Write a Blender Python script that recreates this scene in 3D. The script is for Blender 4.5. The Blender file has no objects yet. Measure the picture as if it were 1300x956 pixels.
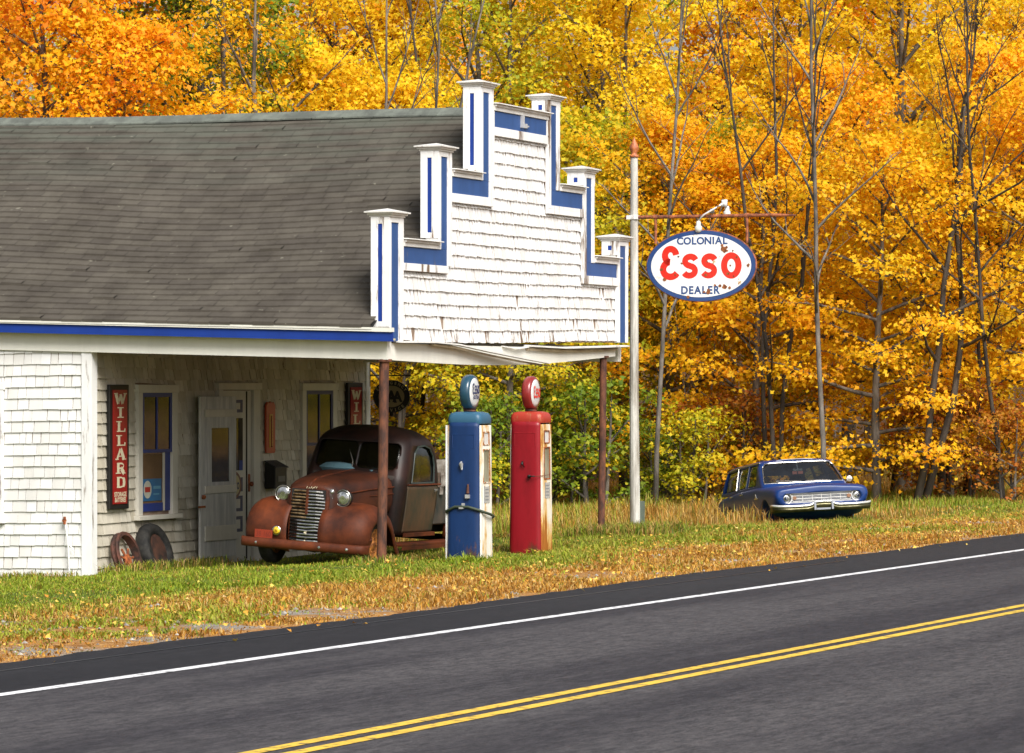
import bpy, bmesh, math, random
import numpy as np
from mathutils import Vector, Matrix
R = math.radians
scene = bpy.context.scene
col = scene.collection
random.seed(7)

# ------------------------------------------------------------------ helpers
class MB:
    """collects shapes and links them as ONE mesh object"""
    def __init__(s): s.v = []; s.f = []; s.m = []; s.M = None
    def add(s, vs, fs, mi=0, M=None):
        b = len(s.v)
        for p in vs:
            p = Vector(p)
            if M is not None: p = M @ p
            if s.M is not None: p = s.M @ p
            s.v.append(tuple(p))
        for f in fs: s.f.append([b + i for i in f]); s.m.append(mi)
        return s
    def box(s, x0, x1, y0, y1, z0, z1, mi=0, M=None):
        vs = [(x, y, z) for z in (z0, z1) for y in (y0, y1) for x in (x0, x1)]
        return s.add(vs, [(0,2,3,1),(4,5,7,6),(0,1,5,4),(2,6,7,3),(0,4,6,2),(1,3,7,5)], mi, M)
    def hexa(s, pts, mi=0, M=None):
        return s.add(pts, [(0,3,2,1),(4,5,6,7),(0,1,5,4),(1,2,6,5),(2,3,7,6),(3,0,4,7)], mi, M)
    def tube(s, pts, rad, n=8, mi=0, M=None, caps=True):
        pts = [Vector(p) for p in pts]
        if not hasattr(rad, '__len__'): rad = [rad]*len(pts)
        vs = []; fs = []
        up = Vector((0.13, 0.31, 0.94))
        for i, p in enumerate(pts):
            a = pts[max(i-1, 0)]; b = pts[min(i+1, len(pts)-1)]
            t = (b-a).normalized()
            x = t.cross(up)
            if x.length < .05: x = t.cross(Vector((1, 0, 0)))
            x.normalize(); y = t.cross(x)
            for k in range(n):
                an = 2*math.pi*k/n
                vs.append(p + (x*math.cos(an) + y*math.sin(an))*rad[i])
        for i in range(len(pts)-1):
            for k in range(n):
                k2 = (k+1) % n
                fs.append((i*n+k, i*n+k2, (i+1)*n+k2, (i+1)*n+k))
        if caps:
            fs.append(tuple(range(n-1, -1, -1))); fs.append(tuple((len(pts)-1)*n+k for k in range(n)))
        return s.add(vs, fs, mi, M)
    def lathe(s, prof, M=None, n=24, mi=0, sx=1, sy=1, close=False):
        """prof: list of (r, h) turned round local z"""
        vs = []; fs = []
        for r, h in prof:
            for k in range(n):
                a = 2*math.pi*k/n
                vs.append((r*math.cos(a)*sx, r*math.sin(a)*sy, h))
        m = len(prof)
        for i in range(m-1 if not close else m):
            j = (i+1) % m
            for k in range(n):
                k2 = (k+1) % n
                fs.append((i*n+k, i*n+k2, j*n+k2, j*n+k))
        if not close:
            fs.append(tuple(range(n-1, -1, -1))); fs.append(tuple((m-1)*n+k for k in range(n)))
        return s.add(vs, fs, mi, M)
    def prism(s, poly, h0, h1, mi=0, M=None):
        """polygon in local xy raised along z"""
        n = len(poly)
        vs = [(x, y, h0) for x, y in poly] + [(x, y, h1) for x, y in poly]
        fs = [tuple(range(n-1, -1, -1)), tuple(range(n, 2*n))] + [(i, (i+1) % n, n+(i+1) % n, n+i) for i in range(n)]
        return s.add(vs, fs, mi, M)
    def loft(s, secs, mi=0, M=None, caps=True):
        n = len(secs[0]); vs = [p for q in secs for p in q]; fs = []
        for i in range(len(secs)-1):
            for k in range(n):
                k2 = (k+1) % n
                fs.append((i*n+k, i*n+k2, (i+1)*n+k2, (i+1)*n+k))
        if caps:
            fs.append(tuple(range(n-1, -1, -1))); fs.append(tuple((len(secs)-1)*n+k for k in range(n)))
        return s.add(vs, fs, mi, M)
    def grid(s, rows, mi=0, M=None):
        n = len(rows[0]); vs = [p for q in rows for p in q]
        fs = [(i*n+k, i*n+k+1, (i+1)*n+k+1, (i+1)*n+k) for i in range(len(rows)-1) for k in range(n-1)]
        return s.add(vs, fs, mi, M)
    def build(s, name, mats, parent=None, smooth=False, bevel=0, sub=0, solid=0, segs=2, angle=35):
        me = bpy.data.meshes.new(name)
        me.from_pydata(s.v, [], s.f)
        if not isinstance(mats, (list, tuple)): mats = [mats]
        for m in mats: me.materials.append(m)
        me.polygons.foreach_set('material_index', s.m)
        o = bpy.data.objects.new(name, me); col.objects.link(o)
        if parent is not None: o.parent = parent
        if sub:
            q = o.modifiers.new('s', 'SUBSURF'); q.levels = q.render_levels = sub
        if solid:
            q = o.modifiers.new('t', 'SOLIDIFY'); q.thickness = solid; q.offset = -1
        if bevel:
            q = o.modifiers.new('b', 'BEVEL'); q.width = bevel; q.segments = segs; q.limit_method = 'ANGLE'; q.angle_limit = R(angle)
        if smooth:
            me.polygons.foreach_set('use_smooth', [True]*len(me.polygons))
        if sub or solid or bevel: bake(o)
        return o

def bake(o):
    dg = bpy.context.evaluated_depsgraph_get()
    dg.update()
    me = bpy.data.meshes.new_from_object(o.evaluated_get(dg))
    o.modifiers.clear(); o.data = me
    return o

def carve(o, cutter_mb):
    """cuts openings out of a mesh; the cutter does not stay"""
    c = cutter_mb.build('cutter', [o.data.materials[0]])
    for ob in (c, o):
        bm = bmesh.new(); bm.from_mesh(ob.data); bmesh.ops.recalc_face_normals(bm, faces=bm.faces); bm.to_mesh(ob.data); bm.free()
    par = o.parent; o.parent = None
    q = o.modifiers.new('c', 'BOOLEAN'); q.operation = 'DIFFERENCE'; q.object = c; q.solver = 'EXACT'; q.use_self = True
    bpy.context.view_layer.update()
    bake(o)
    o.parent = par
    bpy.data.objects.remove(c, do_unlink=True)
    return o

def tag(o, label=None, cat=None, group=None, kind=None):
    if label: o['label'] = label
    if cat: o['category'] = cat
    if group: o['group'] = group
    if kind: o['kind'] = kind
    return o

def empty(name, loc, rz=0, rx=0, ry=0):
    o = bpy.data.objects.new(name, None); col.objects.link(o)
    o.location = loc; o.rotation_euler = (rx, ry, rz); o.empty_display_size = .2
    return o

def copy_tree(o, parent=None):
    c = o.copy(); col.objects.link(c)
    if parent is not None: c.parent = parent
    for ch in list(o.children): copy_tree(ch, c)
    return c

def T(x, y, z): return Matrix.Translation((x, y, z))
def RX(a): return Matrix.Rotation(a, 4, 'X')
def RY(a): return Matrix.Rotation(a, 4, 'Y')
def RZ(a): return Matrix.Rotation(a, 4, 'Z')
def S(x, y, z): return Matrix.Diagonal((x, y, z, 1))

# text and brush-like letters, as flat shapes in xy (thin in z)
_cache = {}
def text_geo(body, size, bold=0.0):
    k = (body, bold)
    if k not in _cache:
        cu = bpy.data.curves.new('t', 'FONT'); cu.body = body; cu.size = 1; cu.offset = bold
        cu.align_x = 'CENTER'; cu.resolution_u = 3; cu.extrude = .01
        o = bpy.data.objects.new('t', cu); col.objects.link(o)
        bpy.context.view_layer.update()
        me = bpy.data.meshes.new_from_object(o.evaluated_get(bpy.context.evaluated_depsgraph_get()))
        _cache[k] = ([tuple(v.co) for v in me.vertices], [tuple(p.vertices) for p in me.polygons])
        bpy.data.objects.remove(o, do_unlink=True)
    v, f = _cache[k]
    return v, f
def put_text(mb, body, size, M, mi=0, bold=.02, sx=1.0, depth=.3):
    v, f = text_geo(body, size, bold)
    mb.add(v, f, mi, M @ S(size*sx, size, size*depth))
def stroke(mb, pts, w, h, mi=0, M=None, closed=False):
    """flat ribbon with round ends along a 2-d path"""
    n = len(pts)
    if not hasattr(w, '__len__'): w = [w]*n
    L = []; Rr = []
    for i, p in enumerate(pts):
        a = pts[i-1] if (i > 0 or closed) else p
        b = pts[(i+1) % n] if (i < n-1 or closed) else p
        t = Vector((b[0]-a[0], b[1]-a[1])).normalized(); nn = Vector((-t.y, t.x))*w[i]/2
        L.append((p[0]+nn.x, p[1]+nn.y)); Rr.append((p[0]-nn.x, p[1]-nn.y))
    vs = [(x, y, h) for x, y in L] + [(x, y, h) for x, y in Rr]
    fs = [(i, (i+1) % n, n+(i+1) % n, n+i) for i in range(n if closed else n-1)]
    mb.add(vs, [f[::-1] for f in fs], mi, M)
def arc(cx, cy, rx, ry, a0, a1, n=14):
    return [(cx+rx*math.cos(R(a0+(a1-a0)*i/n)), cy+ry*math.sin(R(a0+(a1-a0)*i/n))) for i in range(n+1)]
def esso(mb, M, mi, h):
    """rounded E, then s s o; about 3.9 wide and 1.5 high, origin at the centre of the baseline"""
    w = .30
    e = arc(-1.42, 1.02, .38, .32, 30, 262, 12) + arc(-1.42, .37, .43, .36, 98, 335, 12)
    stroke(mb, e, w, h, mi, M)
    for cx in (-.52, .38):
        s_ = arc(cx, .78, .29, .26, 35, 262, 10) + arc(cx, .28, .31, .27, 82, -148, 10)
        stroke(mb, s_, w*.95, h+.0002, mi, M)
    stroke(mb, arc(1.35, .54, .36, .46, 0, 360, 22)[:-1], w*.95, h, mi, M, closed=True)

# ------------------------------------------------------------------ materials
def new_mat(name):
    m = bpy.data.materials.new(name); m.use_nodes = True
    nt = m.node_tree; b = nt.nodes['Principled BSDF']
    return m, nt, b
def nd(nt, t, **kw):
    n = nt.nodes.new(t)
    for k, v in kw.items():
        if k in n.inputs: n.inputs[k].default_value = v
        else: setattr(n, k, v)
    return n
def ramp(nt, src, stops, interp='LINEAR'):
    r = nt.nodes.new('ShaderNodeValToRGB'); r.color_ramp.interpolation = interp
    e = r.color_ramp.elements
    while len(e) < len(stops): e.new(.5)
    for i, (p, c) in enumerate(stops):
        e[i].position = p; e[i].color = (*c, 1) if len(c) == 3 else c
    nt.links.new(src, r.inputs[0]); return r.outputs[0]
def coords(nt, stretch=(1, 1, 1), kind='Object'):
    c = nt.nodes.new('ShaderNodeTexCoord'); mp = nt.nodes.new('ShaderNodeMapping')
    mp.inputs['Scale'].default_value = stretch
    nt.links.new(c.outputs[kind], mp.inputs[0]); return mp.outputs[0]
def noise(nt, vec, scale, detail=4, rough=.6):
    n = nt.nodes.new('ShaderNodeTexNoise'); n.inputs['Scale'].default_value = scale
    n.inputs['Detail'].default_value = detail; n.inputs['Roughness'].default_value = rough
    if vec is not None: nt.links.new(vec, n.inputs['Vector'])
    return n.outputs['Fac']
def mixc(nt, fac, a, b, mode='MIX'):
    m = nt.nodes.new('ShaderNodeMix'); m.data_type = 'RGBA'; m.blend_type = mode
    for i, s in ((0, fac), (6, a), (7, b)):
        if isinstance(s, (int, float)): m.inputs[i].default_value = s
        elif isinstance(s, tuple): m.inputs[i].default_value = (*s, 1)
        else: nt.links.new(s, m.inputs[i])
    return m.outputs[2]
def math_(nt, op, a, b=0.0):
    m = nt.nodes.new('ShaderNodeMath'); m.operation = op
    for i, s in ((0, a), (1, b)):
        if isinstance(s, (int, float)): m.inputs[i].default_value = s
        else: nt.links.new(s, m.inputs[i])
    return m.outputs[0]
def bump(nt, b, h, strength=.3, dist=.01):
    n = nt.nodes.new('ShaderNodeBump'); n.inputs['Strength'].default_value = strength; n.inputs['Distance'].default_value = dist
    nt.links.new(h, n.inputs['Height']); nt.links.new(n.outputs[0], b.inputs['Normal'])

def mat_two(name, c1, c2, scale=6, rough=.7, metal=0, stretch=(1,1,1), bmp=.2, lo=.4, hi=.62, island=0, spec=.5, coat=0, bd=.01):
    m, nt, b = new_mat(name)
    v = coords(nt, stretch); n = noise(nt, v, scale, 6, .65)
    c = ramp(nt, n, [(lo, c1), (hi, c2)])
    if island:
        g = nt.nodes.new('ShaderNodeNewGeometry')
        k = ramp(nt, g.outputs['Random Per Island'], [(0, (1-island,)*3), (1, (1, 1, 1))])
        c = mixc(nt, 1.0, c, k, 'MULTIPLY')
    nt.links.new(c, b.inputs['Base Color'])
    b.inputs['Roughness'].default_value = rough; b.inputs['Metallic'].default_value = metal
    b.inputs['Specular IOR Level'].default_value = spec
    b.inputs['Coat Weight'].default_value = coat
    if bmp: bump(nt, b, noise(nt, v, scale*6, 5, .7), bmp, bd)
    return m

def mat_paint(name, paint, under, wear=.36, scale=5, stretch=(1, 1, .18), rough=.6, island=.08, dirt=.12, soft=.03, edge=None, wear_low=None, spec=.4, coat=0):
    """old paint that has come off in patches; wear = share of bare stuff.  wear_low=(z0, z1, extra) adds wear towards the bottom of the boards"""
    m, nt, b = new_mat(name)
    v = coords(nt, stretch)
    n = noise(nt, v, scale, 8, .68)
    if wear_low:
        z0, z1, ex = wear_low
        cc = nt.nodes.new('ShaderNodeTexCoord'); sp = nt.nodes.new('ShaderNodeSeparateXYZ'); nt.links.new(cc.outputs['Object'], sp.inputs[0])
        mr = nt.nodes.new('ShaderNodeMapRange'); mr.inputs[1].default_value = z1; mr.inputs[2].default_value = z0
        mr.inputs[3].default_value = 0; mr.inputs[4].default_value = ex
        nt.links.new(sp.outputs[2], mr.inputs[0]); n = math_(nt, 'SUBTRACT', n, mr.outputs[0])
    mask = ramp(nt, n, [(wear-soft, (1, 1, 1)), (wear+soft, (0, 0, 0))])
    un = mixc(nt, noise(nt, v, scale*4), under, tuple(x*.45 for x in under))
    d = noise(nt, coords(nt, (1, 1, .3)), 2.3, 6, .7)
    p = mixc(nt, ramp(nt, d, [(.42, (0, 0, 0)), (.75, (dirt*2,)*3)]), paint, tuple(x*.45 for x in paint))
    g = nt.nodes.new('ShaderNodeNewGeometry')
    if island:
        k = ramp(nt, g.outputs['Random Per Island'], [(0, (1-island, 1-island*1.1, 1-island*1.3)), (1, (1, 1, 1))])
        p = mixc(nt, 1.0, p, k, 'MULTIPLY')
    if edge:
        p = mixc(nt, ramp(nt, n, [(wear+soft, (1, 1, 1)), (wear+soft+.09, (0, 0, 0))]), p, edge)
    nt.links.new(mixc(nt, mask, p, un), b.inputs['Base Color'])
    b.inputs['Roughness'].default_value = rough; b.inputs['Specular IOR Level'].default_value = spec
    b.inputs['Coat Weight'].default_value = coat; b.inputs['Coat Roughness'].default_value = .15
    hgt = math_(nt, 'SUBTRACT', math_(nt, 'MULTIPLY', noise(nt, v, scale*5, 6, .7), .5), mask)
    bump(nt, b, hgt, .35, .006)
    return m

def mat_plain(name, c, rough=.5, metal=0, spec=.5, coat=0):
    m, nt, b = new_mat(name)
    n = noise(nt, coords(nt), 9, 4)
    nt.links.new(mixc(nt, ramp(nt, n, [(.35, (0, 0, 0)), (.7, (.5, .5, .5))]), c, tuple(x*.7 for x in c)), b.inputs['Base Color'])
    b.inputs['Roughness'].default_value = rough; b.inputs['Metallic'].default_value = metal
    b.inputs['Specular IOR Level'].default_value = spec; b.inputs['Coat Weight'].default_value = coat
    return m

def mat_glass(name, tint=(.5, .55, .5), trans=.6, rough=.03, refl=.9):
    m = bpy.data.materials.new(name); m.use_nodes = True; nt = m.node_tree
    nt.nodes.remove(nt.nodes['Principled BSDF']); out = nt.nodes['Material Output']
    tr = nd(nt, 'ShaderNodeBsdfTransparent'); tr.inputs[0].default_value = (*tint, 1)
    gl = nd(nt, 'ShaderNodeBsdfGlossy'); gl.inputs['Roughness'].default_value = rough; gl.inputs[0].default_value = (refl, refl, refl, 1)
    fr = nd(nt, 'ShaderNodeFresnel'); fr.inputs[0].default_value = 1.5
    fac = math_(nt, 'ADD', fr.outputs[0], 1-trans)
    d = noise(nt, coords(nt), 4, 5, .7); fac = math_(nt, 'MULTIPLY', fac, math_(nt, 'ADD', d, .5))
    mx = nd(nt, 'ShaderNodeMixShader'); nt.links.new(fac, mx.inputs[0]); nt.links.new(tr.outputs[0], mx.inputs[1]); nt.links.new(gl.outputs[0], mx.inputs[2])
    nt.links.new(mx.outputs[0], out.inputs[0]); return m

WHITE = (.80, .80, .78)
M_shingle = mat_paint('white_shingle_paint', (.80, .80, .79), (.20, .13, .085), wear=.315, scale=7, stretch=(1, 1, .16), island=.16, dirt=.16)
M_fshingle = mat_paint('weathered_front_shingle_paint', (.82, .82, .82), (.22, .14, .09), wear=.345, scale=8, stretch=(1, 1, .13), island=.14, dirt=.2, wear_low=(2.55, 3.15, .10))
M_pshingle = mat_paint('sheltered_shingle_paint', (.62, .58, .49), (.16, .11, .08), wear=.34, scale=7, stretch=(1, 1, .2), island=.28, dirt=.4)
M_trim = mat_paint('white_trim_paint', (.82, .82, .81), (.22, .15, .10), wear=.41, scale=5, stretch=(1, 1, .12), island=.05, dirt=.15)
M_trimh = mat_paint('white_cornice_paint', (.78, .77, .74), (.22, .16, .11), wear=.35, scale=5, stretch=(.2, 1, 1), island=.05, dirt=.25)
M_beam = mat_paint('beam_paint', (.76, .75, .68), (.2, .14, .09), wear=.27, scale=3, stretch=(.6, .6, 1), island=.03, dirt=.12)
M_blue = mat_paint('faded_blue_paint', (.028, .082, .245), (.16, .15, .15), wear=.32, scale=5, stretch=(1, 1, .25), island=0, dirt=.3)
M_blued = mat_paint('deep_blue_paint', (.005, .036, .25), (.10, .08, .07), wear=.25, scale=4, stretch=(.3, .3, 1), island=0, dirt=.2)
M_navy = mat_plain('navy_paint', (.008, .015, .10), .45)
M_core = mat_two('board_sheathing', (.17, .11, .075), (.30, .22, .16), 3, .85, stretch=(1, 1, 4))
M_rustpipe = mat_two('rusted_iron', (.045, .018, .012), (.16, .055, .025), 9, .8, stretch=(1, 1, .4), bmp=.4)
M_rustor = mat_two('orange_rust', (.12, .03, .012), (.42, .12, .03), 14, .8, bmp=.4)
M_dark = mat_plain('dark_recess', (.012, .011, .010), .8)
M_iron = mat_plain('black_iron', (.015, .014, .013), .5, .3)
M_sash = mat_plain('shaded_blue_sash', (.006, .028, .20), .45)
M_bright = mat_plain('bright_trim_metal', (.78, .78, .76), .25, .55)
M_chrome = mat_two('pitted_chrome', (.42, .40, .36), (.75, .74, .70), 14, .22, 1, bmp=.1)
M_cream = mat_plain('cream_lettering', (.62, .55, .38), .5)
M_redsign = mat_paint('red_enamel', (.27, .008, .008), (.05, .03, .03), wear=.27, scale=6, stretch=(1, 1, .6), island=0, dirt=.2, rough=.35)
M_glass = mat_glass('window_glass', (.20, .20, .13), .94, .05, .55)
M_cglass = mat_glass('dusty_car_glass', (.55, .6, .6), .9, .06)
M_tglass = mat_glass('dark_truck_glass', (.30, .36, .36), .93, .08)
M_rubber = mat_two('old_rubber', (.008, .008, .008), (.03, .028, .025), 12, .8, bmp=.3)
M_greywood = mat_two('grey_weathered_wood', (.13, .10, .075), (.42, .39, .35), 7, .85, stretch=(.15, 1, 1), bmp=.5, lo=.35, hi=.7)
M_polewood = mat_paint('white_washed_pole', (.66, .65, .60), (.24, .20, .15), wear=.45, scale=5, stretch=(1, 1, .12), soft=.12, island=0, dirt=.35)

# roof shingles: grey-brown, greenish lichen towards the ridge, pale and dark spots
def roof_mat():
    m, nt, b = new_mat('asphalt_roof_shingle')
    v = coords(nt); g = nt.nodes.new('ShaderNodeNewGeometry')
    n = noise(nt, v, 1.4, 6, .7); n2 = noise(nt, coords(nt, (3, .35, 3)), 1.6, 5)
    c = ramp(nt, n, [(.3, (.058, .051, .042)), (.7, (.102, .092, .077))])
    c = mixc(nt, 1.0, c, ramp(nt, g.outputs['Random Per Island'], [(0, (.86, .84, .84)), (1, (1.08, 1.07, 1.04))]), 'MULTIPLY')
    sp = nt.nodes.new('ShaderNodeSeparateXYZ'); nt.links.new(v, sp.inputs[0])
    mr = nt.nodes.new('ShaderNodeMapRange'); mr.inputs[1].default_value = 4.6; mr.inputs[2].default_value = 6.0
    nt.links.new(sp.outputs[2], mr.inputs[0])
    k = math_(nt, 'MULTIPLY', mr.outputs[0], ramp(nt, n2, [(.4, (0, 0, 0)), (.62, (1, 1, 1))]))
    c = mixc(nt, math_(nt, 'MULTIPLY', k, .55), c, (.105, .125, .10))
    lich = ramp(nt, noise(nt, v, 9, 3, .5), [(.70, (0, 0, 0)), (.74, (1, 1, 1))])
    c = mixc(nt, math_(nt, 'MULTIPLY', lich, .5), c, (.26, .25, .20))
    dk = ramp(nt, noise(nt, coords(nt, (1, .5, 1)), 2.4, 7, .8), [(.60, (0, 0, 0)), (.72, (1, 1, 1))])
    c = mixc(nt, math_(nt, 'MULTIPLY', dk, .55), c, (.035, .028, .022))
    nt.links.new(c, b.inputs['Base Color']); b.inputs['Roughness'].default_value = .92; b.inputs['Specular IOR Level'].default_value = .2
    bump(nt, b, noise(nt, v, 120, 3), .4, .004)
    return m
M_roof = roof_mat()

# ------------------------------------------------------------------ terrain
ED = (math.sin(R(22.6)), math.cos(R(22.6)))           # the road runs away to the right at 22.6 degrees
def pt(X, Y):                                          # distance left of the asphalt edge, distance along it
    return ED[0]*(Y-38) - ED[1]*X, X*ED[0] + (Y-38)*ED[1]
def xy(p, t): return (t*ED[0] - p*ED[1], 38 + t*ED[1] + p*ED[0])
_P = [-60, -15.8, -14.2, 0, .25, 1.5, 3, 5.3, 6.2, 7, 8.5, 10.5, 16, 24, 34, 60, 120]
_Z = [-1.0, -.5, -.06, -.06, -.03, -.05, -.10, -.20, -.21, -.24, -.31, -.45, -.5, -.5, .4, 4.5, 13]
def gz(X, Y):
    p, t = pt(X, Y)
    z = float(np.interp(p, _P, _Z))
    z += .10*math.exp(-((X-1.6)**2 + (Y-58.5)**2)/9)
    z -= .12*math.exp(-((X-5.5)**2 + (Y-69)**2)/20)
    if p > .3: z += .02*math.sin(X*1.3+Y*.7)*math.sin(Y*.9-X*.5)*min(1, (p-.3))
    return z

# ------------------------------------------------------------------ building
A21 = R(21)
UX = (math.sin(A21), math.cos(A21)); VX = (-math.cos(A21), math.sin(A21))
P0 = (-1.59, 50.0)
def W(u, v, z=0): return (P0[0]+u*UX[0]+v*VX[0], P0[1]+u*UX[1]+v*VX[1], z)
BROT = R(69)
B = empty('gas_station', (P0[0], P0[1], 0), BROT)
tag(B, 'old white shingled gas station with a blue trimmed stepped false front and sagging dark roof', 'building')
VF = 4.22; VB = 14.0; WID = 9.31

def shingles(mb, rects, row, mp, z_base, wmin=.09, wmax=.21, warp=None, rnd=None, gap=.0035, miss=0.0, ragged=.006, mi=0, butt=.021):
    """rects: (a0,a1,z0,z1) fields; each shingle a thin wedge, butt end proud.  mp(a, z, out) -> point"""
    rnd = rnd or random.Random(3)
    for (a0, a1, z0, z1) in rects:
        k0 = int(math.floor((z0-z_base)/row+1e-6))
        k = k0
        while z_base + k*row < z1-1e-4:
            zb = max(z0, z_base+k*row); zt = min(z1, z_base+(k+1)*row)+.004
            if zt-zb < .03: k += 1; continue
            a = a0 - rnd.random()*.1
            while a < a1:
                w = rnd.uniform(wmin, wmax); b = a+w
                s0, s1 = max(a, a0), min(b, a1)
                if s1-s0 > .012:
                    if miss and rnd.random() < miss*(3.2 if k <= k0 else (1.2 if k == k0+1 else .08)):
                        q = rnd.uniform(.25, .8); s0 = s0+(s1-s0)*q           # split: a sliver is gone
                    bb = zb - rnd.uniform(-ragged, ragged)*.6; tb = butt+rnd.uniform(0, .006); tt = .004
                    g = gap*(rnd.uniform(.3, 1.5) if rnd.random() > .1 else 2.6)
                    sl = rnd.uniform(-.4, .4)*ragged
                    q = [(s0+g, bb+sl, tb), (s1-g, bb-sl, tb), (s1-g, zt, tt), (s0+g, zt, tt), (s0+g, bb+sl, 0), (s1-g, bb-sl, 0)]
                    if warp: q = [(x, warp(x, z), o) for x, z, o in q]
                    mb.add([mp(*p) for p in q], [(0, 1, 2, 3), (4, 5, 1, 0), (4, 0, 3), (5, 2, 1)], mi)
                a = b
            k += 1

# --- walls (local frame: x = u along the road, y = v away from it)
mb = MB()
mb.box(.02, WID-.02, VF+.02, VF+.14, -.7, 2.62)                 # facade
mb.box(.02, .14, VF+.14, VB, -.7, 2.75); mb.box(WID-.14, WID-.02, VF+.14, VB, -.7, 2.75); mb.box(.14, WID-.14, VB-.12, VB, -.7, 2.75)
mb.add([(0.02, VB-.01, 2.7), (WID-.02, VB-.01, 2.7), (WID/2, VB-.01, 5.75), (.02, VB-.12, 2.7), (WID-.02, VB-.12, 2.7), (WID/2, VB-.12, 5.75)],
       [(0, 1, 2), (3, 5, 4), (0, 3, 4, 1), (1, 4, 5, 2), (2, 5, 3, 0)])
wall = mb.build('wall', M_core, B)
# openings are laid over the sheathing: facade fields leave them free
def mpF(a, z, o): return (a, VF-o+.02, z)
def mpS(a, z, o): return (.02-o, a, z)
wins = [(1.35, 2.56, .24, 2.08), (6.75, 8.02, .24, 2.10)]
door = (3.86, 5.28, -.6, 2.10)
opens = sorted(wins+[door])
def fields(a0, a1, z0, z1, ops):
    out = []; a = a0
    for (o0, o1, y0, y1) in ops:
        out.append((a, o0, z0, z1))
        if y0 > z0: out.append((o0, o1, z0, y0))
        out.append((o0, o1, y1, z1)); a = o1
    out.append((a, a1, z0, z1)); return out
mb = MB(); rn = random.Random(11)
def fwarp(a, z): return z + .012*math.sin(a*1.1+1) - .006*math.sin(a*3.1)
shingles(mb, fields(.17, WID-.12, -.65, 2.60, opens), .147, mpF, -.65, .10, .30, fwarp, rn, gap=.006, butt=.028)
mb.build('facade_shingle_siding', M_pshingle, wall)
mb = MB()
sw = (5.48, 6.75, .22, 2.02)
def swarp(a, z): return z + .008*math.sin(a*1.7) + .010*math.sin(a*.6)
shingles(mb, fields(VF+.11, VB-.1, -.65, 2.54, [sw]), .149, mpS, -.65, .09, .24, swarp, rn)
mb.build('side_shingle_siding', M_shingle, wall)
# corner boards
mb = MB()
mb.box(-.012, .0, VF-.02, VF+.11, -.6, 2.52); mb.box(-.012, .165, VF-.035, VF-.02, -.6, 2.6)
mb.box(.0, .02, VF-.02, VF+.02, -.6, 2.52)
mb.build('corner_board', M_trim, B, bevel=.004)
mb = MB(); mb.box(WID-.12, WID+.03, VF-.02, VF+.02, -.6, 2.6); mb.build('corner_board', M_trim, B, bevel=.004)
# frieze / beam along the side, sagging to the front
def ez(v): return .026*v
def long_board(mb, x0, x1, v0, v1, z0, z1, mi=0, n=14, fz=ez):
    for i in range(n):
        a = v0+(v1-v0)*i/n; b = v0+(v1-v0)*(i+1)/n
        mb.hexa([(x0, a, z0+fz(a)), (x1, a, z0+fz(a)), (x1, b, z0+fz(b)), (x0, b, z0+fz(b)),
                 (x0, a, z1+fz(a)), (x1, a, z1+fz(a)), (x1, b, z1+fz(b)), (x0, b, z1+fz(b))], mi)
mb = MB(); long_board(mb, -.035, .10, -.02, VF+.05, 2.385, 2.66); mb.build('side_beam', M_beam, B)
mb = MB(); long_board(mb, -.03, .02, VF+.051, VB, 2.385, 2.66); mb.build('frieze_board', M_beam, B)
mb = MB(); long_board(mb, WID-.23, WID-.08, .1, VF, 2.42, 2.66, fz=lambda v: 0); mb.build('far_side_beam', M_beam, B)
mb = MB(); long_board(mb, -.19, -.165, -.16, VB+.1, 2.615, 2.735); mb.build('fascia', M_blued, B)
mb = MB(); long_board(mb, -.165, .0, -.12, VB+.1, 2.63, 2.655); mb.build('soffit', mat_plain('soffit_paint', (.55, .5, .3), .8), B)
mb = MB(); long_board(mb, -.215, -.16, -.17, VB+.1, 2.737, 2.79); mb.build('eave_moulding', M_beam, B)
# canopy ceiling
mb = MB()
for i in range(28):
    a = .12+i*.146; mb.box(.1, WID-.1, a, a+.142, 2.6+.004*(i % 2), 2.64)
mb.build('canopy_ceiling', mat_plain('ceiling_boards', (.20, .18, .13), .8), B)
# --- roof
RU = 4.52; SL = 31
def roofz(u, v):
    e = 2.79+.024*v; r = 5.84+.012*min(v, 9)
    k = (u+.22)/(RU+.22)
    w = .028*math.sin(v*1.15+.6)*math.sin(math.pi*min(1, k))+.03*math.sin(v*.55+1.2)*k
    return e+(r-e)*k + w - .10*math.sin(math.pi*k)*math.exp(-((v-3)/4)**2)
rnr = random.Random(5); mb = MB(); nrow = 37
for side in (0, 1):
    for j in range(nrow):
        if side == 1 and j % 3: continue
        st = 1 if side == 0 else 3
        k0 = j/nrow; k1 = min(1, (j+st+.25)/nrow)
        v = .13 - rnr.random()*.3
        while v < VB+.15:
            w = .305*(1 if side == 0 else 3); v1 = min(v+w, VB+.15); va = max(v, .13)
            if v1-va > .02:
                u0 = -.22+k0*(RU+.22); u1 = -.22+k1*(RU+.22)
                li = rnr.uniform(.028, .036) if rnr.random() > .03 else .048
                dj = rnr.uniform(-.004, .004); g = .002
                def P(u, vv, h):
                    z = roofz(u, vv)+h
                    return (u, vv, z) if side == 0 else (2*RU-u, vv, z)
                a_ = P(u0+dj, va+g, li); b_ = P(u0+dj, v1-g, li); c_ = P(u1, v1-g, .004); d_ = P(u1, va+g, .004)
                e_ = P(u0+dj, va+g, 0); f_ = P(u0+dj, v1-g, 0)
                fs = [(0, 3, 2, 1), (4, 0, 1, 5)] if side == 0 else [(0, 1, 2, 3), (4, 5, 1, 0)]
                mb.add([a_, b_, c_, d_, e_, f_], fs, 0)
            v = v1 if v1 > v else v+w
roof = mb.build('roof', M_roof, B)
mb = MB()                                                        # roof deck under the shingles
N = 20
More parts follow.
